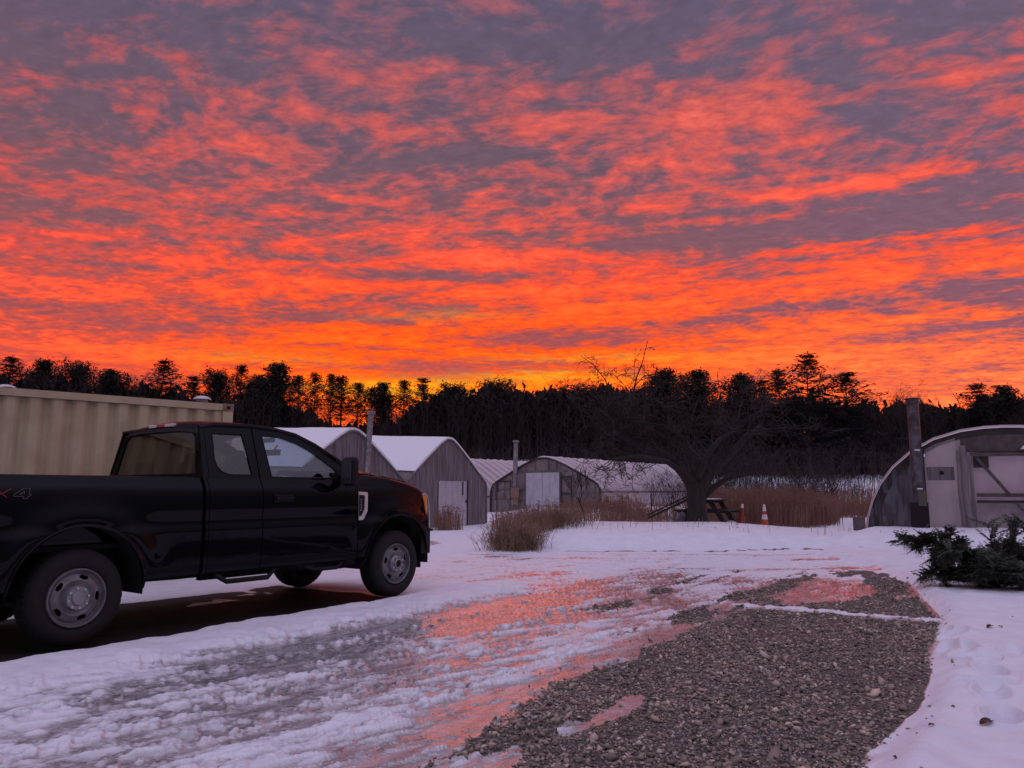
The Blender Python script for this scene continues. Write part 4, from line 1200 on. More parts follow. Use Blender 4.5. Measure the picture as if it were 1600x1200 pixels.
for (p, q) in (((1.22, .05), (1.22, 1.95)), ((1.90, .05), (1.90, 1.95)), ((1.2, 1.95), (1.92, 1.95)), ((1.2, 1.0), (1.92, 1.0)), ((1.2, .1), (1.92, .1))):
    bd.beam(xf3(p[0], -.07, p[1]), xf3(q[0], -.07, q[1]), .08, .06, up=(1, 0, 0) if p[0] == q[0] else (0, 0, 1))
bd.build('side_door', M['dark_wood'], o3)
for u0, u1, h_ in ((-3.55, -1.3, .62), (1.95, 3.65, .75)):
    sk = MB(); sk.add([xf3(u0, -.06, -.3), xf3(u1, -.06, -.3), xf3(u1, -.06, h_), xf3(u0, -.06, h_), xf3(u0, -.03, -.3), xf3(u1, -.03, -.3), xf3(u1, -.03, h_), xf3(u0, -.03, h_)], [(0, 1, 2, 3), (7, 6, 5, 4), (0, 4, 5, 1), (1, 5, 6, 2), (2, 6, 7, 3), (3, 7, 4, 0)])
    sk.build('skirt_board', M['wood'], o3)
wn = MB()
for (p, q) in (((-3.2, 1.1), (-3.2, 1.75)), ((-2.3, .6), (-2.3, 1.8)), ((-3.2, 1.72), (-2.3, 1.72))): wn.beam(xf3(p[0], -.065, p[1]), xf3(q[0], -.065, q[1]), .07, .05, up=(1, 0, 0) if p[0] == q[0] else (0, 0, 1))
wn.build('window_frame', M['dark_wood'], o3)
sp_ = xf3(-1.78, -.35, 0) + Vector((1.85, 45.5, 0))
stovepipe(sp_.x, sp_.y, 1.55, 4.15, .135, 'metal stove pipe with a rain cap rising in front of the hoop house gable', R(1.6))
bx = MB(); bx.box((0, 0, .75), (.5, .45, .6)); bx.box((0, 0, .3), (.4, .35, .5)); bo_ = bx.build('stove_box', M['rust'], None, bevel=.02); bo_.location = (sp_.x, sp_.y, .45)
tag(bo_, 'rusty metal firebox below the stove pipe at the hoop house gable', 'stove')
# snow along the foot of this hoop house
# ---- big plastic greenhouse on the right
def right_greenhouse():
    ang = R(-26); base = (10.0, 22.0, .12)
    w, h, L = 6.9, 2.88, 16
    g = Vector((math.cos(ang), math.sin(ang), 0)); c = Vector(base) + g * (w / 2)
    o = empty('greenhouse', c, 0, 'large plastic greenhouse at the right edge with braced timber gable frame', 'greenhouse', 'plastic hoop houses')
    xf = frame_xf(None, ang); prof0 = arch_profile(w, h, 'round')
    prof = []
    for a, b in zip(prof0[:-1], prof0[1:]):
        for t in (0, .34, .67): prof.append((a[0] + (b[0] - a[0]) * t, a[1] + (b[1] - a[1]) * t))
    prof.append(prof0[-1])
    rv = MB(); rows = []
    for i in range(45):
        d = -.03 + (L + .03) * i / 44
        s = .02 * math.cos(i * math.pi)
        rows.append([xf(u * (1.012 + s * .2), d, z * 1.012 + s + .02) for u, z in prof])
    rv.grid(rows); rv.build('poly_cover', M['poly_roof'], o, smooth=60)
    rim = MB(); rim.tube([xf(u * 1.012, -.035, z * 1.012 + .02) for u, z in prof], .026, 6); rim.build('cover_edge', M['poly_roof'], o, smooth=60)
    gap_band = MB(); rows = []
    for u, z in prof: rows.append([xf(u * 1.004, .005, z * 1.004), xf(u * .93, .0, z * .945 if z > 0 else z)])
    gap_band.grid(rows); gap_band.build('gable_arch', M['dark_wood'], o)  # dark band stands in for the shaded gap inside the cover's rim
    us = [p[0] + i * 1e-7 for i, p in enumerate(prof)]; zs = [p[1] for p in prof]
    def zt(u): return float(np.interp(u, us, zs))
    # wrinkled dark sheet on the left third of the gable
    def sheet(u0, u1, z0f, z1f, d0, amp, seed, n=26, m=22):
        mb = MB(); rows = []
        for i in range(n + 1):
            u = u0 + (u1 - u0) * i / n; r = []
            a_, b_ = z0f(u), z1f(u)
            for j in range(m + 1):
                z = a_ + (b_ - a_) * j / m
                d = d0 - amp * (float(fbm(u * 5 + seed, z * .8, 3, seed)) + .5 * float(fbm(u * 14, z * 1.6, 2, seed + 5)))
                r.append(xf(u, d, z))
            rows.append(r)
        mb.grid(rows); return mb
    W2 = w / 2
    sheet(-W2 + .03, -2.08, lambda u: -.3, lambda u: max(zt(u) - .02, -.1), .03, .26, 3, 44, 34).build('dark_plastic_sheet', M['poly_dark'], o, smooth=80)
    sheet(-1.88, -1.12, lambda u: -.3, lambda u: zt(u) - .10, -.02, .06, 9, 14, 20).build('plastic_strip', M['poly'], o, smooth=80)
    sheet(-1.12, W2 - .05, lambda u: .93 if zt(u) > 1.1 else zt(u) - .1, lambda u: max(zt(u) - .10, -.1), .12, .05, 21, 60, 14).build('upper_plastic_sheet', M['poly_up'], o, smooth=80)
    sheet(-1.12, W2 - .05, lambda u: -.3, lambda u: min(.95, max(zt(u) - .10, -.1)), .13, .05, 23, 60, 10).build('lower_plastic_sheet', M['poly_pane'], o, smooth=80)
    fold = MB()
    fold.tube([xf(-.98, -.02, 2.42), xf(-.93, -.08, 1.9), xf(-.97, -.06, 1.2), xf(-.92, -.09, .6), xf(-.84, -.05, -.3)], [.09, .075, .07, .08, .10], 7)
    fold.tube([xf(-1.06, .0, 2.30), xf(-1.09, -.03, 1.2), xf(-1.02, -.03, -.3)], [.06, .06, .07], 7)
    fold.build('gathered_plastic', M['poly'], o, smooth=60)
    M['frame_wood'] = mat('dark_frame_timber', (.105, .078, .078), .9, base2=(.065, .048, .048), vscale=5)
    def T_(a, b, w_=.09, d_=.06, m=None, off=0.0): 
        m.beam(xf(a[0], -.03 - off, a[1]), xf(b[0], -.03 - off, b[1]), w_, d_, up=(0, 0, 1) if abs(a[0] - b[0]) > .02 else (g.x, g.y, 0))
    pm = MB()
    T_((-.80, 2.18), (W2 - .4, 2.18), .07, .10, pm); pm.build('door_header', M['frame_wood'], o)
    hb = MB(); hb.prism([(u, zt(u) - .05) for u in np.linspace(-1.0, 2.6, 14)] + [(2.6, 2.26), (-1.0, 2.26)], lambda u, z, k: xf(u, .015 + k, z), .03); hb.build('gable_board', M['frame_wood'], o)
    for u, lab in ((-.80, 0), (1.12, 0), (1.32, 0), (2.9, 0)):
        m = MB(); T_((u, -.3), (u, 2.16), .10, .075, m, .012); m.build('post', M['wood'], o)
    m = MB(); T_((-.72, 1.10), (2.9, 1.10), .06, .10, m); m.build('cross_rail', M['frame_wood'], o)
    m = MB(); T_((-.72, .93), (2.9, .93), .05, .07, m, -.01); m.build('lower_rail', M['dark_wood'], o)
    m = MB(); T_((-.66, 2.10), (.02, 1.12), .05, .08, m, .03); m.build('brace', M['frame_wood'], o)
    m = MB(); T_((.14, .92), (.92, -.15), .05, .06, m, .03); m.build('brace', M['frame_wood'], o)
    m = MB(); T_((1.36, .92), (1.72, -.25), .05, .06, m, .03); m.build('brace', M['frame_wood'], o)
    m = MB(); T_((2.5, .92), (1.8, -.15), .05, .05, m, .03); m.build('brace', M['frame_wood'], o)
    for u0, u1 in ((-.74, -.38), (.66, 1.06)):
        m = MB(); m.prism([(u0, 2.13), (u1, 2.13), (u1, 1.83), (u0, 1.83)], lambda u, z, k: xf(u, -.03 + k, z), .03); m.build('corner_plate', M['dark_wood'], o)
    m = MB(); m.prism([(1.40, 2.12), (2.8, 2.12), (2.8, 1.72), (1.40, 1.72)], lambda u, z, k: xf(u, .02 + k, z), .02); m.build('window_panel', M['olive'], o)
    m = MB(); T_((1.38, 1.66), (2.85, 1.66), .05, .07, m); m.build('window_rail', M['dark_wood'], o)
    # round vent patch in the strip, small lamp on the header
    m = MB(); m.prism([(-1.86, 1.86), (-1.20, 1.86), (-1.20, 1.50), (-1.86, 1.50)], lambda u, z, k: xf(u, -.075 + k, z), .02); vp = m.build('vent_patch', M['wood'], o)
    m = MB(); m.tube([xf(-1.5, -.085, 1.70), xf(-1.5, -.078, 1.70)], .055, 14); m.build('vent_hole', M['dark'], vp)
    m = MB(); q = xf(.42, -.10, 2.30); m.lathe([(.015, .09), (.03, .06), (.09, .0), (.0, .0)], 16, 'z', c=q); m.build('small_lamp_shade', M['vent'], o, smooth=30)
    m = MB(); m.prism([(-1.98, -.3), (-1.90, -.3), (-1.90, zt(-1.94) - .05), (-1.98, zt(-1.98) - .05)], lambda u, z, k: xf(u, -.02 + k, z), .06); m.build('post', M['dark_wood'], o)
    bk = MB(); bk.prism(prof0, lambda u, z, k: xf(u, L - .03 + k, z), .02); bk.build('rear_wall', M['poly'], o)
    # thick square-capped flue standing before the gable
    q = c + xf(-2.10, -.42, 0)
    f = empty('flue_pipe', (q.x, q.y, .12), 0, 'tall thick metal flue with a flat cap standing against the right greenhouse gable', 'chimney')
    F_ = MB(); F_.lathe([(.150, .95), (.150, 2.30), (.158, 2.30), (.158, 2.34), (.150, 2.345), (.148, 3.62)], 24, 'z'); F_.build('pipe', M['galv_dark'], f, smooth=40)
    F_ = MB(); F_.lathe([(.15, 3.60), (.215, 3.60), (.215, 3.625), (.17, 3.63), (.17, 3.70), (.205, 3.705), (.205, 3.74), (.0, 3.745)], 24, 'z'); F_.build('flue_cap', M['galv_dark'], f, smooth=30)
    F_ = MB(); F_.box((0, .02, .40), (.34, .34, 1.0)); F_.build('stove_base', M['dark'], f, bevel=.02)
    F_ = MB(); F_.box((0, -.165, 1.02), (.22, .02, .42)); F_.build('clean_out_plate', M['olive'], f)
    for z in (1.27, 2.31):
        F_ = MB(); F_.box((-.05, -.17, z), (.14, .02, .035)); F_.build('strap', M['cone_white'], f)
M['poly_pane'] = mat('clear_poly_sheet', (.26, .195, .215), .30, base2=(.05, .042, .052), vscale=1.1, bump=.05, bscale=2)
thin(M['poly_pane'], .14)
M['poly_up'] = mat('cloudy_poly_sheet', (.42, .32, .35), .30, base2=(.26, .19, .21), vscale=.8, bump=.04, bscale=2)
thin(M['poly_up'], .2)
M['olive'] = mat('olive_panel', (.085, .075, .058), .8)
M['galv_dark'] = mat('sooty_metal', (.15, .13, .15), .38, metal=.6, base2=(.06, .05, .055), vscale=5)
right_greenhouse()
# bit of a second roof just at the frame edge, above the greenhouse
# ------------------------------------------------------------------ trees
def leaf_cloud(mb, r, c, R_, n, size, flat=.5):
    for _ in range(n):
        p = Vector((r.gauss(0, 1), r.gauss(0, 1), r.gauss(0, 1)))
        p = Vector((p.x * R_[0], p.y * R_[1], p.z * R_[2])) * .5 + c
        a = Vector((r.uniform(-1, 1), r.uniform(-1, 1), r.uniform(-flat, flat))).normalized() * size * r.uniform(.6, 1.4)
        b = Vector((r.uniform(-1, 1), r.uniform(-1, 1), r.uniform(-flat, flat))).normalized() * size * r.uniform(.3, .8)
        o = len(mb.v); mb.v += [tuple(p - a - b * .3), tuple(p + b), tuple(p + a - b * .2), tuple(p - b)]; mb.f.append((o, o + 1, o + 2, o + 3))
def pine_meshes(seed, h, w, style):
    r = random.Random(seed); tr = MB(); cr = MB()
    lean = r.uniform(-.03, .03)
    def tx(z): return Vector((lean * z + .12 * math.sin(z * .5 + seed), .08 * math.cos(z * .4), z))
    tr.tube([tx(h * t) for t in (-.06, 0, .15, .3, .5, .7, .85, .97)], [h * .017, h * .015, h * .0125, h * .011, h * .008, h * .005, h * .003, .01], 6)
    z0 = {'layered': .22, 'dense': .06, 'high': .48, 'round': .10}[style]
    z = h * z0
    step = {'layered': .62, 'dense': .42, 'high': .5, 'round': .45}[style]
    while z < h * .985:
        t = (z - h * z0) / (h * (1 - z0))
        if style == 'layered': sh = min(1, ((1 - t) / .42)) ** .85 * (.80 + .20 * math.sin(t * 13 + seed)) + .03
        elif style == 'dense': sh = min(1, ((1 - t) / .30)) ** .6 * (.9 + .1 * math.sin(t * 17 + seed)) + .03
        elif style == 'high': sh = min(1, ((1 - t) / .55)) ** .7 * min(1, .35 + t * 3)
        else: sh = min(1, ((1 - t) / .26)) ** .5
        sh = max(sh, .13)
        nb = r.randint(5, 7)
        a0 = r.uniform(0, 6.28)
        for k in range(nb):
            a = a0 + k * 6.283 / nb + r.uniform(-.35, .35)
            L = w / 2 * sh * r.uniform(.65, 1.15)
            if style in ('layered', 'high') and r.random() < .30: L *= r.uniform(.25, .7)
            up = .18 + .55 * t if style != 'layered' else .05 + .5 * t
            base = tx(z); tip = base + Vector((math.cos(a) * L, math.sin(a) * L, L * up + r.uniform(-.1, .15)))
            mid = (base + tip) / 2 - Vector((0, 0, L * .06))
            tr.tube([base, mid, tip], [.05 + L * .008, .035, .012], 3, cap=False)
            m = max(2, int(L / .42))
            for j in range(m):
                q = (j + .8) / m
                if q < (.12 if style in ('dense', 'round') else .28): continue
                c = base.lerp(mid, q * 2) if q < .5 else mid.lerp(tip, q * 2 - 1)
                c = c + Vector((r.gauss(0, .10), r.gauss(0, .10), .06))
                leaf_cloud(cr, r, c, (.80, .80, {'layered': .18, 'high': .36}.get(style, .42)), 17, .22, .22 if style in ('layered', 'high') else .4)
        z += step * r.uniform(.75, 1.25) * (.75 + .5 * (1 - t))
    leaf_cloud(cr, r, tx(h * .97), (.45, .45, .8), 16, .20, .9)
    return tr, cr
def bare_meshes(seed, h, spread, levels=5, limbs=5, r0=None, base_branch=.25, twig=1.0):
    r = random.Random(seed); tr = MB(); br = MB()
    r0 = r0 or h * .02
    top = Vector((r.uniform(-.2, .2), 0, h * base_branch))
    tr.tube([Vector((0, 0, -.4)), Vector((0, 0, .05)), top * .5 + Vector((.03, 0, 0)), top], [r0 * 1.35, r0 * 1.15, r0, r0 * .9], 8)
    def grow(p, d, L, rad, lv):
        pts = [p]; dd = d.copy(); rr = [rad]
        n = 4
        for i in range(n):
            dd = (dd + Vector((r.gauss(0, .16), r.gauss(0, .16), r.gauss(.04, .12)))).normalized()
            pts.append(pts[-1] + dd * L / n); rr.append(rad * (1 - .55 * (i + 1) / n))
        br.tube(pts, [max(x, .006) for x in rr], 5 if lv > 2 else 3, cap=False)
        if lv <= 0: return
        for i in range(2, n + 1):
            for _ in range(2 if i == n else r.choice((1, 1, 2))):
                ax = Vector((r.gauss(0, 1), r.gauss(0, 1), r.gauss(0, .6))).normalized()
                nd = (dd * .75 + ax * .75 * spread).normalized()
                grow(pts[i], nd, L * r.uniform(.5, .78), rr[i] * .72, lv - 1)
    for k in range(limbs):
        a = k * 6.283 / limbs + r.uniform(-.4, .4)
        grow(top * r.uniform(.75, 1.0), Vector((math.cos(a) * spread * .8, math.sin(a) * spread * .8, r.uniform(.55, 1.2))).normalized(), h * (1 - base_branch) * .44, r0 * .55, levels - 1)
    return tr, br
PROTO = {}
def protos():
    for k, (st, h, w) in enumerate((('layered', 15, 7.5), ('layered', 15, 6.5), ('dense', 13, 7.0), ('dense', 13, 5.5), ('high', 16, 5.5), ('high', 16, 4.6), ('round', 12, 9.0), ('layered', 15, 9.0), ('round', 12, 7.0))):
        tr, cr = pine_meshes(100 + k, h, w, st)
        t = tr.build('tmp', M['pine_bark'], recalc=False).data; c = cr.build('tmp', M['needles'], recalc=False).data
        PROTO.setdefault(st, []).append((h, w, t, c))
    for k in range(3):
        tr, br = bare_meshes(200 + k, 11, .75, 5, 5, .16, .25)
        PROTO.setdefault('bare', []).append((11, 6.5, tr.build('tmp', M['pine_bark'], recalc=False).data, br.build('tmp', M['twig'], recalc=False).data))
    for o in [o for o in col.objects if o.name.startswith('tmp')]: bpy.data.objects.remove(o)
protos()
def tree(kind, i, x, y, top, width, label, rz=0):
    h, w, t, c = PROTO[kind][i % len(PROTO[kind])]
    z = gz(x, y) - .2
    bare = kind == 'bare'
    o = empty('bare_tree' if bare else 'pine_tree', (x, y, z), rz, label, 'tree', 'trees along the far wood edge')
    s = (top - z) / (h * 1.0); sw = width / w
    o.scale = (sw, sw, s)
    a = bpy.data.objects.new('trunk', t); a.parent = o; col.objects.link(a)
    b = bpy.data.objects.new('branches' if bare else 'crown', c); b.parent = o; col.objects.link(b)
    return o
def world_at(u, v, y):
    """height of a point seen at photo position (u, v) when it stands y metres away"""
    w = 600 - v; c_, s_ = math.cos(PITCH), math.sin(PITCH)
    k = y / (1200 * c_ - w * s_)
    return (u - 800) * k, CAM_H + (1200 * s_ + w * c_) * k
TREES = [  # photo column, top row, width in photo px, kind, variant, distance, description
 (22, 557, 64, 'layered', 0, 104, 'tall dark pine at the far left edge of the photo above the container'),
 (72, 566, 50, 'dense', 1, 108, 'dark pine second from the left edge above the container'),
 (122, 577, 58, 'round', 0, 103, 'low round-topped dark evergreen above the middle of the container'),
 (176, 581, 56, 'dense', 0, 100, 'dense square-topped dark evergreen above the container'),
 (206, 588, 40, 'bare', 0, 110, 'thin bare tree between the dense evergreen and the broad layered pine'),
 (258, 563, 72, 'layered', 2, 100, 'broad layered pine standing highest above the right half of the container'),
 (304, 587, 46, 'layered', 1, 112, 'small pine just right of the broad layered pine'),
 (340, 586, 48, 'round', 1, 110, 'irregular dark evergreen above the right end of the container'),
 (376, 571, 34, 'high', 1, 106, 'slender pine with a pointed crown right of the container corner'),
 (404, 590, 42, 'dense', 0, 110, 'short dense evergreen between the slender pine and the thick one above the cab'),
 (433, 572, 58, 'dense', 1, 100, 'thick dark pine right above the truck cab roof'),
 (466, 588, 36, 'high', 0, 112, 'thin high-crowned pine right of the thick one above the cab'),
 (495, 584, 34, 'high', 1, 108, 'high-crowned pine with its bare stem against the orange glow'),
 (516, 586, 30, 'high', 0, 110, 'slim pine beside the high-crowned one against the glow'),
 (535, 588, 42, 'high', 1, 105, 'pine with ragged side boughs left of the stove pipe'),
 (561, 600, 38, 'high', 0, 108, 'short ragged pine directly above the shed stove pipe'),
 (580, 606, 34, 'high', 1, 114, 'small pine just right of the shed stove pipe'),
 (602, 601, 38, 'dense', 1, 106, 'compact pine above the snowy roof of the door shed'),
 (630, 596, 36, 'high', 0, 104, 'pointed pine above the shed valley'),
 (662, 590, 42, 'layered', 1, 100, 'small symmetrical layered pine under the yellow glow'),
 (710, 607, 60, 'round', 1, 106, 'round-crowned evergreen above the gable with the white door'),
 (775, 603, 56, 'round', 0, 108, 'bushy evergreen left of the bare apple tree crown'),
 (818, 616, 38, 'dense', 1, 112, 'low dark evergreen left of the apple tree crown'),
 (846, 608, 50, 'bare', 1, 106, 'thin bare tree at the left side of the apple tree crown'),
 (868, 618, 60, 'round', 1, 112, 'low rounded evergreen behind the left twigs of the apple tree'),
 (916, 613, 92, 'round', 0, 104, 'wide low evergreen behind the middle of the apple tree'),
 (970, 620, 70, 'round', 1, 106, 'low evergreen behind the tall sprout of the apple tree'),
 (1038, 581, 66, 'dense', 0, 98, 'dense pine right of the tall apple sprout'),
 (1090, 583, 58, 'dense', 1, 99, 'dense round-headed pine second right of the apple sprout'),
 (1128, 596, 44, 'bare', 2, 104, 'bare tree between the two groups of dark pines on the right'),
 (1156, 588, 58, 'dense', 0, 100, 'dark pine left of the tallest pine group'),
 (1188, 594, 46, 'layered', 1, 104, 'smaller pine leaning into the tallest pine group'),
 (1215, 578, 62, 'layered', 0, 96, 'pine touching the left side of the tallest pine'),
 (1258, 553, 84, 'layered', 2, 90, 'tallest open-crowned pine in the right part of the tree line'),
 (1323, 582, 90, 'layered', 2, 92, 'broad cone-shaped pine right of the tallest one'),
 (1398, 597, 74, 'bare', 0, 98, 'bare deciduous tree left of the flue pipe'),
 (1366, 620, 50, 'bare', 2, 104, 'small bare tree right beside the broad cone-shaped pine'),
 (1470, 611, 50, 'bare', 1, 100, 'bare tree just right of the flue pipe'),
 (1521, 599, 66, 'layered', 0, 96, 'dark pine above the right greenhouse'),
 (1562, 606, 50, 'dense', 1, 98, 'dark pine second above the right greenhouse roof'),
 (1590, 614, 54, 'bare', 2, 97, 'bare tree at the right edge of the photo above the greenhouse'),
]
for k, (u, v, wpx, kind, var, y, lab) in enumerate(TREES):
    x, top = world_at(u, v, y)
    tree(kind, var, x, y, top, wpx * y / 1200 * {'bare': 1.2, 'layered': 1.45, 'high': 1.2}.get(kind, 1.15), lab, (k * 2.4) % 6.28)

# ---- the wood's dark underwood: nobody could count its stems
def underwood():
    r = np.random.default_rng(5); rr = random.Random(5)
    topv = lambda u: np.interp(u, [-200, 0, 200, 330, 400, 470, 500, 560, 620, 660, 700, 800, 900, 1000, 1080, 1200, 1300, 1420, 1440, 1600, 1800],
                               [598, 603, 614, 634, 632, 650, 666, 666, 660, 636, 622, 626, 624, 622, 640, 640, 642, 650, 652, 632, 632])
    P = []
    def crest(u):
        n1_ = float(vn(u / 23., 0, 901)); n2_ = float(vn(u / 9., 3, 902)); n3_ = float(vn(u / 60., 7, 903))
        gap = math.exp(-((u - 570) / 85.) ** 2)
        return (n1_ ** 1.3 * 26 + n2_ * 9 + n3_ * 8) * (1 - .75 * gap) - 12
    N = 90000
    u = r.uniform(-160, 1780, N); y = r.uniform(100, 118, N)
    for i in range(N):
        x, zt = world_at(u[i], float(topv(u[i])) - crest(u[i]) * .8 + rr.gauss(1, 5), y[i])
        zb = float(0)
        P.append((x, y[i], zt))
    P = np.array(P); zb = macro(P[:, 0], P[:, 1])
    z = zb + (P[:, 2] - zb) * r.random(N) ** np.where(r.random(N) < .4, 1.6, .62)
    a = r.normal(size=(N, 3)) * np.array([.20, .2, .30]); b = r.normal(size=(N, 3)) * np.array([.22, .2, .34])
    c = np.stack([P[:, 0], P[:, 1], z], -1)
    V = np.stack([c - a, c + b, c + a, c - b], 1).reshape(-1, 3)
    mb = MB(); mb.v = V.tolist(); mb.f = [(4 * i, 4 * i + 1, 4 * i + 2, 4 * i + 3) for i in range(N)]
    # thin grey-brown stems and their twigs at the wood's front
    for i in range(1500):
        uu = rr.uniform(-120, 1720); yy = rr.uniform(93, 101)
        x, zt = world_at(uu, float(topv(uu)) + rr.uniform(-30, 45), yy); zb_ = gz(x, yy)
        l = rr.gauss(0, .05) * (zt - zb_)
        mb.tube([(x, yy, zb_), (x + l * .5 + rr.gauss(0, .1), yy, (zt + zb_) / 2), (x + l, yy, zt)], [.06, .04, .012], 3, cap=False)
        for _ in range(7):
            q = rr.uniform(.3, .95); z_ = zb_ + (zt - zb_) * q; L_ = (zt - zb_) * .16
            mb.tube([(x + l * q, yy, z_), (x + l * q + rr.choice((-1, 1)) * L_ * .6, yy + rr.gauss(0, .3), z_ + L_)], [.03, .008], 3, cap=False)
    o = mb.build('distant_wood', M['brush'], recalc=False); tag(o, 'dark bare underwood filling the far wood below the pines', 'wood', kind='stuff')
underwood()

# ---- brushy thicket in the middle distance, right of the apple tree
def thicket(name, n, box, hrange, label, material, seed, rad=.012, lean=.25, twigs=4):
    r = random.Random(seed); mb = MB()
    for _ in range(n):
        x = r.uniform(box[0], box[1]); y = r.uniform(box[2], box[3]); z = gz(x, y) - .05
        h = r.uniform(*hrange); dx, dy = r.gauss(0, lean) * h, r.gauss(0, lean) * h
        p = [Vector((x, y, z)), Vector((x + dx * .35, y + dy * .35, z + h * .55)), Vector((x + dx, y + dy, z + h))]
        mb.tube(p, [rad, rad * .8, rad * .3], 3, cap=False)
        for _ in range(twigs):
            q = p[1].lerp(p[2], r.random()); L = h * .3
            mb.tube([q, q + Vector((r.gauss(0, .5) * L, r.gauss(0, .5) * L, r.uniform(.2, .9) * L))], [rad * .5, rad * .25], 3, cap=False)
    o = mb.build(name, material, recalc=False); tag(o, label, 'brush', kind='stuff')
thicket('thicket', 620, (13, 44, 60, 84), (1.6, 4.2), 'bare grey brush growing across the snowy field before the wood', M['brush2'], 3, .018, .25, 6)
thicket('low_thicket', 900, (8, 23, 48, 58), (.9, 2.3), 'low tangled brush between the dry stalks and the far snowy field', M['brush2'], 23, .014, .4, 6)
thicket('field_brush', 420, (-8, 16, 66, 82), (1.2, 3.4), 'bare brush at the field edge behind the hoop houses', M['brush2'], 13, .018, .25, 6)

def reeds(name, n, poly, hrange, label, seed, rad=.006, cat='dry grass', m=None):
    r = random.Random(seed); mb = MB(); xs = [p[0] for p in poly]; ys = [p[1] for p in poly]; k = 0
    def inside(x, y):
        c = False; j = len(poly) - 1
        for i in range(len(poly)):
            xi, yi = poly[i]; xj, yj = poly[j]
            if (yi > y) != (yj > y) and x < (xj - xi) * (y - yi) / (yj - yi) + xi: c = not c
            j = i
        return c
    while k < n:
        x = r.uniform(min(xs), max(xs)); y = r.uniform(min(ys), max(ys))
        if not inside(x + r.gauss(0, .15), y + r.gauss(0, .2)): continue
        k += 1; z = gz(x, y) - .03; h = r.uniform(*hrange) * (.75 + .6 * float(vn(x * .7, y * .7, seed)))
        dx, dy = r.gauss(0, .12) * h, r.gauss(0, .12) * h; a = r.uniform(0, 3.14); c_, s_ = math.cos(a) * rad, math.sin(a) * rad
        o = len(mb.v)
        mb.v += [(x - c_, y - s_, z), (x + c_, y + s_, z), (x + dx * .4 + c_ * .8, y + dy * .4 + s_ * .8, z + h * .6), (x + dx * .4 - c_ * .8, y + dy * .4 - s_ * .8, z + h * .6), (x + dx, y + dy, z + h)]
        mb.f += [(o, o + 1, o + 2, o + 3), (o + 3, o + 2, o + 4)]
        if r.random() < .55:
            q = Vector((x + dx * .8, y + dy * .8, z + h * .82)); L = h * .22
            for _ in range(2):
                e = q + Vector((r.gauss(0, .6) * L, r.gauss(0, .6) * L, r.uniform(-.1, .9) * L))
                mb.add([q + Vector((0, 0, -.01)), q + Vector((.008, 0, .012)), e], [(0, 1, 2)])
    o = mb.build(name, m or M['straw'], recalc=False); tag(o, label, cat, kind='stuff')
# tall brown stalks right of the picnic table (photo columns 1150-1345)
reeds('tall_dry_grass', 9000, [(7.6, 24.4), (9.2, 24.6), (11.4, 27.5), (13.6, 33), (14.5, 38), (9, 37), (7.2, 29)], (.75, 1.25), 'tall reddish brown dry stalks right of the picnic table', 5, .009)
reeds('dry_grass_far', 3500, [(13.0, 33), (17.5, 36), (21, 44), (12, 42)], (.4, .9), 'low brown dry grass beside the far end of the right greenhouse', 6, .011)
reeds('dry_weeds', 2600, [(-.6, 24.5), (4.8, 26), (5.6, 34), (1.0, 36), (-.8, 33)], (.30, .75), 'brown weeds poking through snow before the hoop house gable', 7, .008)
reeds('dry_weeds_centre', 1500, [(2.6, 24), (6.0, 24), (7.2, 31), (4.0, 33)], (.25, .7), 'dry weeds and brambles left of the apple tree trunk', 8, .008)
reeds('dry_grass_shed', 260, [(-3.0, 29.5), (-2.2, 29.5), (-1.9, 31), (-2.8, 31)], (.35, .9), 'tuft of dry weeds before the white shed door', 9, .009)
reeds('field_grass', 2600, [(9, 52), (30, 55), (34, 66), (8, 62)], (.3, .8), 'dry grass scattered over the far snowy field', 12, .02)
reeds('bank_weeds', 90, [(2.2, 18.6), (12, 18.6), (12, 21), (2.2, 21)], (.10, .30), 'scattered weed stalks poking through the snow bank', 14, .006)
# bushy dry shrub at the left end of the snow bank
def shrub(x, y, n, w, h, lab, seed, m, rad=.006, name='dry_shrub'):
    r = random.Random(seed); mb = MB()
    z0 = gz(x, y)
    for _ in range(n):
        bx_, by_ = r.gauss(0, w * .28), r.gauss(0, w * .3)
        L = h * r.uniform(.5, 1.1)
        d = Vector((bx_ * .45 + r.gauss(0, .22), by_ * .3 + r.gauss(0, .22), 1)).normalized()
        p0 = Vector((bx_, by_, gz(x + bx_, y + by_) - z0 - .04)); p1 = p0 + d * L * .55 + Vector((r.gauss(0, .05), r.gauss(0, .05), 0)); p2 = p1 + (d + Vector((r.gauss(0, .3), r.gauss(0, .3), -.1))).normalized() * L * .45
        mb.tube([p0, p1, p2], [rad, rad * .7, rad * .3], 3, cap=False)
        for _ in range(4):
            q = p0.lerp(p1, r.uniform(.4, 1)) if r.random() < .5 else p1.lerp(p2, r.random())
            mb.tube([q, q + Vector((r.gauss(0, .11), r.gauss(0, .11), r.uniform(0, .18)))], [rad * .6, rad * .3], 3, cap=False)
    o = mb.build(name, m, recalc=False); o.location = (x, y, z0); tag(o, lab, 'shrub'); return o
M['shrub'] = mat('dry_shrub_stems', (.27, .16, .105), .9, base2=(.15, .085, .055), vscale=3)
shrub(.05, 17.7, 620, .95, .62, 'dense brown dry shrub at the left end of the snow bank', 21, M['shrub'])
shrub(1.0, 20.4, 600, 1.5, .5, 'low brown shrub behind the left slope of the snow bank', 22, M['shrub'])

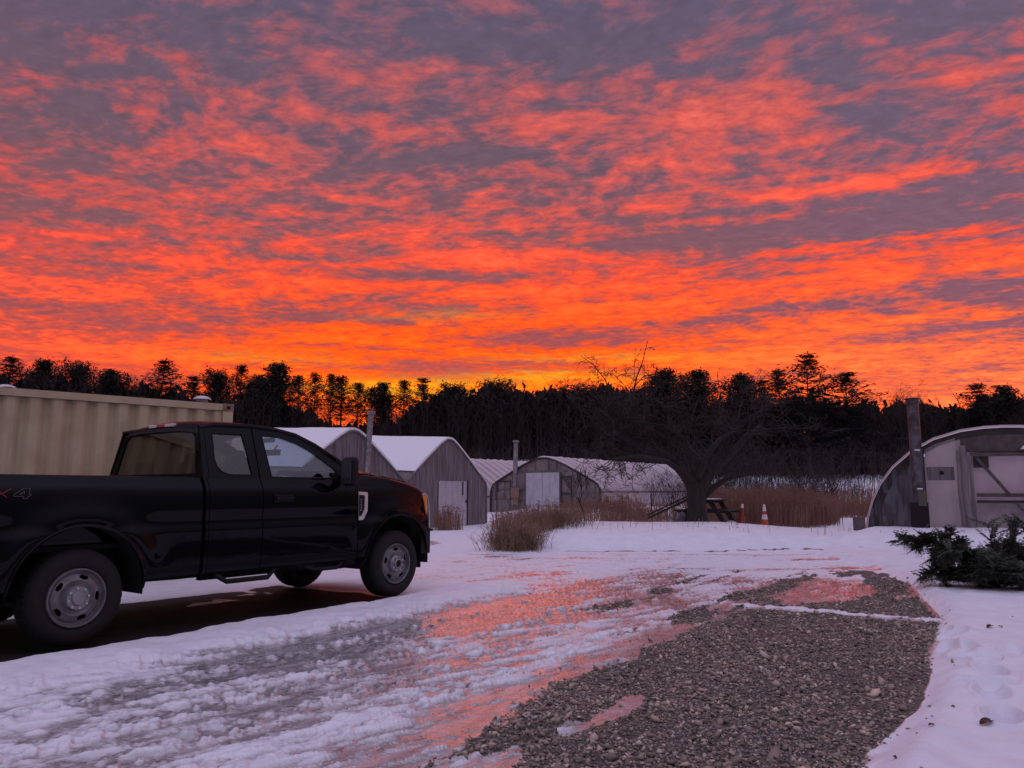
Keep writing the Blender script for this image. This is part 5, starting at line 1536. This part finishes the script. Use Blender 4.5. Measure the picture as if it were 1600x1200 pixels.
# ---- thin bare sapling in front of the hoop house
def simple_bare(name, x, y, h, spread, seed, lab, r0, levels=3, limbs=4, bb=.25, cat='tree', squash=1):
    tr, br = bare_meshes(seed, h, spread, levels, limbs, r0, bb)
    o = empty(name, (x, y, gz(x, y)), 0, lab, cat)
    tr.build('trunk', M['bark'], o, recalc=False); br.build('branches', M['twig'], o, recalc=False)
    return o
simple_bare('sapling', 2.25, 24.0, 2.05, .42, 31, 'thin bare sapling standing before the white door of the hoop house', .018, 3, 5, .38)
simple_bare('bare_tree', 21.5, 52, 3.4, .9, 33, 'small bare tree with a snow-capped fork in the field behind the dry stalks', .09, 4, 4, .3)
simple_bare('bare_tree', 19.2, 50, 3.2, 1.0, 34, 'low spreading bare tree left of the snow-capped one in the field', .07, 4, 5, .25)
simple_bare('bare_tree', 13.2, 46, 3.2, 1.1, 35, 'low arching bare tree right behind the apple tree', .05, 4, 5, .2)
simple_bare('bare_tree', 29.0, 58, 4.2, .8, 36, 'bare tree by the far end of the right greenhouse', .10, 4, 5, .3)

# ---- the old apple tree
def apple_tree():
    x, y = 5.32, 22.3; z = gz(x, y)
    o = empty('apple_tree', (x, y, z), 0, 'old bare apple tree with thick forked trunk and tangled twigs', 'tree')
    r = random.Random(77); tr = MB(); br = MB(); tw = MB()
    V = Vector
    tr.tube([V((.02, 0, -.35)), V((0, 0, 0)), V((-.02, 0, .35)), V((-.03, 0, .8)), V((-.02, 0, 1.05))], [.42, .32, .27, .255, .27], 14)
    def limb(pts, r0, r1): 
        n = len(pts); tr.tube(pts, [r0 + (r1 - r0) * i / (n - 1) for i in range(n)], 9, cap=False)
    L1 = [V((-.05, 0, .85)), V((-.28, .05, 1.3)), V((-.62, .1, 1.72)), V((-1.1, .15, 2.0)), V((-1.7, .2, 2.25)), V((-2.35, .1, 2.6))]
    L2 = [V((.0, 0, .9)), V((.02, .12, 1.5)), V((-.08, .2, 2.0)), V((-.30, .25, 2.4)), V((-.65, .2, 2.75))]
    L3 = [V((.08, 0, .85)), V((.35, -.05, 1.35)), V((.75, -.1, 1.75)), V((1.15, -.1, 2.1)), V((1.55, 0, 2.5)), V((1.95, .1, 2.75))]
    L4 = [V((.10, .1, .6)), V((.50, .2, .95)), V((.95, .3, 1.22)), V((1.4, .35, 1.32)), V((1.85, .3, 1.42))]
    L5 = [V((.05, -.05, 1.2)), V((.25, -.3, 1.9)), V((.55, -.5, 2.3)), V((1.0, -.6, 2.6))]
    L6 = [V((-.3, .1, 1.35)), V((-.9, -.3, 1.7)), V((-1.7, -.5, 1.85)), V((-2.5, -.6, 1.75))]
    L7 = [V((-.1, .2, 2.1)), V((-.9, .35, 2.45)), V((-1.5, .4, 2.65)), V((-2.2, .45, 2.7))]
    for l, a, b in ((L1, .20, .07), (L2, .17, .06), (L3, .19, .06), (L4, .11, .04), (L5, .12, .05), (L6, .10, .04), (L7, .08, .035)): limb(l, a, b)
    cnt = [0]
    def grow(p, d, L, rad, lv, mb):
        pts = [p]; rr = [rad]; dd = d.copy()
        for i in range(4):
            dd = (dd + V((r.gauss(0, .20), r.gauss(0, .20), r.gauss(-.02, .17)))).normalized()
            pts.append(pts[-1] + dd * L / 4); rr.append(rad * (1 - .6 * (i + 1) / 4))
        mb.tube(pts, [max(q, .0062) for q in rr], 5 if rad > .02 else 3, cap=False); cnt[0] += 1
        if lv <= 0: return
        for i in range(1, 5):
            if i < 4 and r.random() < .38: continue
            for _ in range(1 if i < 4 else 2):
                ax = V((r.gauss(0, 1), r.gauss(0, .8), r.gauss(0, .75))).normalized()
                nd = (dd * .55 + ax * .9).normalized()
                grow(pts[i], nd, L * r.uniform(.45, .72), max(rr[i] * .62, .006), lv - 1, tw if lv <= 2 else br)
    for l, n, L in ((L1, 6, 1.1), (L2, 7, 1.3), (L3, 6, 1.15), (L4, 4, .75), (L5, 6, 1.2), (L6, 5, .75), (L7, 6, 1.1)):
        for k in range(n):
            t = .35 + .65 * k / (n - 1) if n > 1 else 1
            f = t * (len(l) - 1); i = min(int(f), len(l) - 2); p = l[i].lerp(l[i + 1], f - i); d0 = (l[i + 1] - l[i]).normalized()
            ax = V((r.gauss(0, .8), r.gauss(0, .8), r.gauss(.5, .6))).normalized()
            d = (d0 * .7 + ax * .8).normalized()
            grow(p, d, L * r.uniform(.7, 1.15), .032, 3, br)
    # drooping sprays on the left, low
    for k in range(6):
        p = V((-1.1 - .28 * k, -.3, 1.75)); grow(p, V((-.5, r.gauss(0, .3), -.45)).normalized(), .75, .014, 2, tw)
    # the tall water sprouts that stand against the sky
    def sprout(pts, r0, L, n, lv):
        br.tube(pts, [r0 * (1 - .75 * i / (len(pts) - 1)) for i in range(len(pts))], 5, cap=False)
        for k in range(n):
            t = .15 + .85 * k / n; f = t * (len(pts) - 1); i = min(int(f), len(pts) - 2); p = pts[i].lerp(pts[i + 1], f - i)
            sd_ = 1 if k % 2 else -1
            grow(p, V((sd_ * r.uniform(.5, 1), r.gauss(0, .4), r.uniform(.1, .7))).normalized(), L * r.uniform(.6, 1.1) * (1.1 - .7 * t), .010, lv, tw)
    sprout([V((-1.75, .3, 2.3)), V((-1.72, .3, 3.0)), V((-1.74, .3, 3.6)), V((-1.62, .3, 4.2)), V((-1.42, .3, 4.7)), V((-1.26, .3, 5.32))], .040, .62, 12, 2)
    sprout([V((-1.6, .2, 2.4)), V((-2.0, .3, 3.0)), V((-2.4, .3, 3.7)), V((-2.55, .3, 4.15)), V((-2.9, .3, 4.6)), V((-3.25, .3, 4.85))], .034, .62, 12, 2)
    sprout([V((-2.3, .2, 2.7)), V((-2.6, .1, 3.3)), V((-3.0, .1, 3.75)), V((-3.6, .1, 3.95)), V((-4.0, .1, 3.85))], .026, .55, 11, 2)
    sprout([V((-1.74, .3, 3.5)), V((-1.3, .3, 3.85)), V((-.8, .3, 3.9)), V((-.45, .3, 3.75))], .022, .5, 7, 1)
    sprout([V((-1.72, .3, 3.9)), V((-1.4, .3, 4.25)), V((-1.0, .3, 4.35)), V((-.7, .3, 4.25))], .018, .45, 6, 1)
    sprout([V((-2.0, .3, 4.0)), V((-2.3, .3, 4.3)), V((-2.7, .3, 4.25))], .016, .4, 4, 1)
    sprout([V((.55, -.5, 2.3)), V((.72, -.4, 3.4)), V((.62, -.3, 4.2))], .024, .6, 7, 1)
    for k in range(17):
        bx = -3.6 + .34 * k + r.uniform(-.15, .15); hz = 4.2 + 1.0 * math.exp(-((bx + 1.9) / 1.2) ** 2) - .12 * abs(bx) + r.uniform(-.25, .25)
        sprout([V((bx * .55 - .3, .2, 1.9 + .15 * abs(k - 6) * .5)), V((bx * .8, .25, 2.8)), V((bx * .95, .25, 3.4)), V((bx + r.uniform(-.2, .2), .25, hz))], .020, .40, 9, 2)
    tr.build('trunk', M['bark'], o, smooth=60, recalc=False)
    br.build('limbs', M['bark'], o, recalc=False); tw.build('twigs', M['twig'], o, recalc=False)
    print('apple', cnt[0], len(tw.f))
apple_tree()
# ------------------------------------------------------------------ small things
def on(u, v, z):   # point at height z seen at photo position
    w = 600 - v; c_, s_ = math.cos(PITCH), math.sin(PITCH)
    k = (z - CAM_H) / (1200 * s_ + w * c_); return ((u - 800) * k, (1200 * c_ - w * s_) * k)
# picnic table behind the trunk
def picnic():
    x, y = 6.05, 24.0; z = gz(x, y) - .02
    t = empty('picnic_table', (x, y, z), R(62), 'dark wooden picnic table with snow on its planks behind the apple tree trunk', 'picnic table')
    m = MB()
    for i in range(5): m.box((0, -.32 + i * .16, .74), (1.75, .145, .04))
    tp = m.build('table_top', M['dark_wood'], t, bevel=.004)
    s = MB(); s.box((.28, .05, .772), (.85, .62, .022)); s.box((-.55, -.1, .77), (.3, .4, .02)); s.build('snow_patch', M['snow'], tp, bevel=.008)
    for sy in (-.68, .68):
        b = MB(); b.box((0, sy - .07, .44), (1.75, .13, .04)); b.box((0, sy + .07, .44), (1.75, .13, .04)); b.build('bench', M['dark_wood'], t, bevel=.004)
    for sx in (-.62, .62):
        for sg in (-1, 1):
            l = MB(); l.beam((sx, sg * .22, .72), (sx, sg * .66, 0), .14, .05, up=(1, 0, 0)); l.build('leg', M['dark_wood'], t)
        c = MB(); c.box((sx + .045, 0, .41), (.04, 1.62, .09)); c.box((sx + .045, 0, .70), (.04, .66, .08)); c.build('cross_beam', M['dark_wood'], t)
picnic()
# plank ramp leaning left of the trunk
m = MB(); m.beam((0, 0, .12), (1.15, -.1, .66), .30, .05); m.beam((.0, .12, .2), (1.15, .02, .74), .04, .04)
o = m.build('leaning_plank', M['dark_wood']); o.location = (4.02, 23.0, gz(4.0, 23.0)); tag(o, 'long dark plank leaning up against the left side of the apple tree trunk', 'plank')
m = MB(); m.lathe([(.0, -.06), (.14, -.05), (.19, 0), (.14, .05), (0, .06)], 16, 'y'); m.lathe([(.10, -.07), (.12, -.075), (.12, .075), (.10, .07)], 16, 'y')
o = m.build('old_wheel', M['galv'], smooth=40); o.location = (4.95, 22.9, gz(4.95, 22.9) + .12); o.rotation_euler = (.3, 0, .5); tag(o, 'small pale wheel lying in the weeds left of the apple tree trunk', 'wheel')
# traffic cones
def cone(x, y, h, tilt, lab, body, bands):
    z = gsurf(x, y)
    c = empty('traffic_cone', (x, y, z), .3, lab, 'traffic cone', 'traffic cones by the picnic table')
    c.rotation_euler = (tilt, tilt * .6, .3)
    MB().box((0, 0, .015), (.30, .30, .05)).build('cone_base', body, c, bevel=.012)
    def rad(t): return .115 * (1 - t) + .028 * t
    b = MB(); b.lathe([(rad(0), .03), (rad(1), h), (rad(1) * .6, h)], 24, 'z'); co = b.build('cone_body', body, c, smooth=40)
    for a, d in bands:
        MB().lathe([(rad(a) + .004, .03 + (h - .03) * a), (rad(d) + .004, .03 + (h - .03) * d)], 24, 'z').build('reflective_band', M['cone_white'], co, smooth=60)
    return c
x1, y1 = 7.88, 24.3
cone(x1, y1, .70, 0, 'tall orange traffic cone with two white bands before the dry stalks', M['orange'], [(.30, .52), (.68, .99)])
cone(7.10, 24.2, .68, .10, 'faded red traffic cone tipped slightly beside the picnic table bench', M['cone_red'], [(.80, .99)])
sn = MB(); sn.lathe([(.0, .10), (.10, .08), (.17, .02), (.19, -.02)], 14, 'z'); o = sn.build('snow_lump', M['snow'], smooth=60); o.location = (6.75, 24.0, gz(6.75, 24.0) + .03); o['kind'] = 'structure'
# electric box post by the greenhouse
m = MB(); m.box((0, 0, .12), (.255, .2, .38)); m.box((0, 0, .32), (.275, .22, .02))
o = m.build('utility_box', M['concrete'], bevel=.006); o.location = (9.35, 21.0, gsurf(9.35, 21.0) + .02); tag(o, 'small grey square box standing in the snow left of the right greenhouse', 'box')
# fence posts with wire left of the apple tree
for (u, y, h, lab) in ((1017, 26.5, .95, 'thin dark fence post rising from the brambles left of the apple tree'), (1052, 28.5, .92, 'thin dark fence post nearest the left side of the apple tree trunk'), (972, 31, .75, 'short thin fence post before the hoop house side wall'), (776, 33.0, 1.9, 'tall thin metal rod standing beside the boarded shed with the white door')):
    x = (u - 800) / 1200 * y * .99
    m = MB(); m.tube([(0, 0, -.1), (.01, 0, h * .6), (0, 0, h)], .022, 6); m.box((0, 0, h), (.05, .05, .02)); o = m.build('fence_post', M['dark_wood']); o.location = (x, y, gz(x, y)); tag(o, lab, 'post', 'thin posts in the weeds')
# small snowy humps and rubble in front of the hoop house wall
# dead leaves and twigs on the snow
LEAVES = [(1540, 1126, .055, 'curled brown leaf lying on the snow at the lower right'), (1456, 1136, .022, 'tiny dark leaf among the footprints in the lower right snow'),
          (1546, 979, .05, 'flat brown leaf on the snow right of the gravel'), (1563, 979, .035, 'small upright bit of leaf beside the flat brown leaf'), (1582, 962, .02, 'speck of dark leaf near the evergreen boughs'),
          (1417, 1085, .02, 'tiny dark leaf near the gravel edge'), (1398, 1180, .022, 'dark leaf scrap on the snow at the bottom edge')]
for k, (u, v, s, lab) in enumerate(LEAVES):
    x, y = on(u, v, .10); z = gsurf(x, y)
    rr = random.Random(k); m = MB(); n = 7; rows = []
    for i in range(n):
        t = i / (n - 1); wd = math.sin(math.pi * (.08 + .88 * t)) ** .8 * s * .42 * rr.uniform(.85, 1.15)
        rows.append([Vector((s * (t - .5) * 1.6, q * wd, s * .25 * q * q + s * .12 * math.sin(t * 5))) for q in (-1, -.5, 0, .5, 1)])
    m.grid(rows); m.tube([(-s * .8, 0, 0), (-s * 1.15, .0, s * .15)], s * .03, 4)
    o = m.build('dead_leaf', M['leaf'], smooth=60); o.location = (x, y, z + s * .12 + .004); o.rotation_euler = (rr.uniform(-.3, .3), rr.uniform(-.2, .2), rr.uniform(0, 6)); tag(o, lab, 'leaf', 'dead leaves on the snow')

# heap of cut evergreen boughs at the right
def boughs():
    x0, y0 = 6.75, 10.6; z0 = gsurf(x0, y0) - .03
    o = empty('evergreen_heap', (x0, y0, z0), 0, 'heap of cut dark evergreen boughs lying on the snow at the right', 'evergreen boughs')
    r = random.Random(41); st = MB(); nd = MB()
    V = Vector
    def needle_spray(p, d, L):
        """a twig with flat scale-like sprays"""
        n = max(3, int(L / .028)); side = d.cross(V((0, 0, 1)))
        if side.length < .1: side = V((1, 0, 0))
        side.normalize()
        for i in range(n):
            q = p + d * L * (i + .4) / n - V((0, 0, .10 * L * (i / n) ** 2))
            for sg in (-1, 1):
                ln = (.055 * (1 - .6 * i / n) + .012) * r.uniform(.7, 1.25)
                e = q + (d * .7 + side * sg * 1.0 + V((0, 0, r.uniform(-.55, .25)))).normalized() * ln
                w = d * .007 + V((0, 0, .004))
                o_ = len(nd.v); m_ = q.lerp(e, .5)
                nd.v += [tuple(q), tuple(m_ + w), tuple(e), tuple(m_ - w)]; nd.f.append((o_, o_ + 1, o_ + 2, o_ + 3))
    def branch(p, d, L, rad, lv):
        pts = [p]; dd = d.copy(); n = 5
        for i in range(n):
            dd = (dd + V((r.gauss(0, .12), r.gauss(0, .12), r.gauss(-.05, .10)))).normalized(); pts.append(pts[-1] + dd * L / n)
            if pts[-1].z < .02: pts[-1].z = .02 + r.random() * .03
        st.tube(pts, [rad * (1 - .8 * i / n) + .0015 for i in range(n + 1)], 4, cap=False)
        for i in range(n):
            a, b = pts[i], pts[i + 1]; e = (b - a).normalized()
            if lv == 0: needle_spray(a, e, (b - a).length * 1.15)
            else:
                for _ in range(3):
                    q = a.lerp(b, r.random()); ax = V((r.gauss(0, 1), r.gauss(0, 1), r.gauss(.05, .55))).normalized()
                    branch(q, (e * .7 + ax * .75).normalized(), L * r.uniform(.25, .45), rad * .45, lv - 1)
        if lv == 0: needle_spray(pts[-1], dd, .08)
    for k in range(27):
        bx_ = -.3 + 2.1 * k / 26 + r.uniform(-.05, .05); by_ = r.gauss(0, .32); bz = r.uniform(.03, .20)
        a = r.uniform(0, 6.283)
        if r.random() < .5: a = math.pi + r.gauss(0, .5)
        d = V((math.cos(a), math.sin(a) * .8, r.uniform(-.02, .55))).normalized()
        branch(V((bx_, by_, bz)), d, r.uniform(.42, .74), .012, 2)
    for k in range(3): branch(V((-.55 - .1 * k, -.05, .28 + .1 * k)), V((-1, r.gauss(0, .2), .12 + .1 * k)).normalized(), .62, .010, 2)
    for k in range(3): branch(V((-.25 + .2 * k, .0, .3)), V((r.gauss(0, .2), .1, 1)).normalized(), .55, .010, 1)
    st.tube([V((-.4, 0, .1)), V((.4, .1, .25)), V((1.4, .2, .3))], [.02, .035, .05], 7)
    st.build('stems', M['bark'], o, recalc=False); nd.build('needles', M['needles2'], o, recalc=False)
    print('needles', len(nd.f))
boughs()
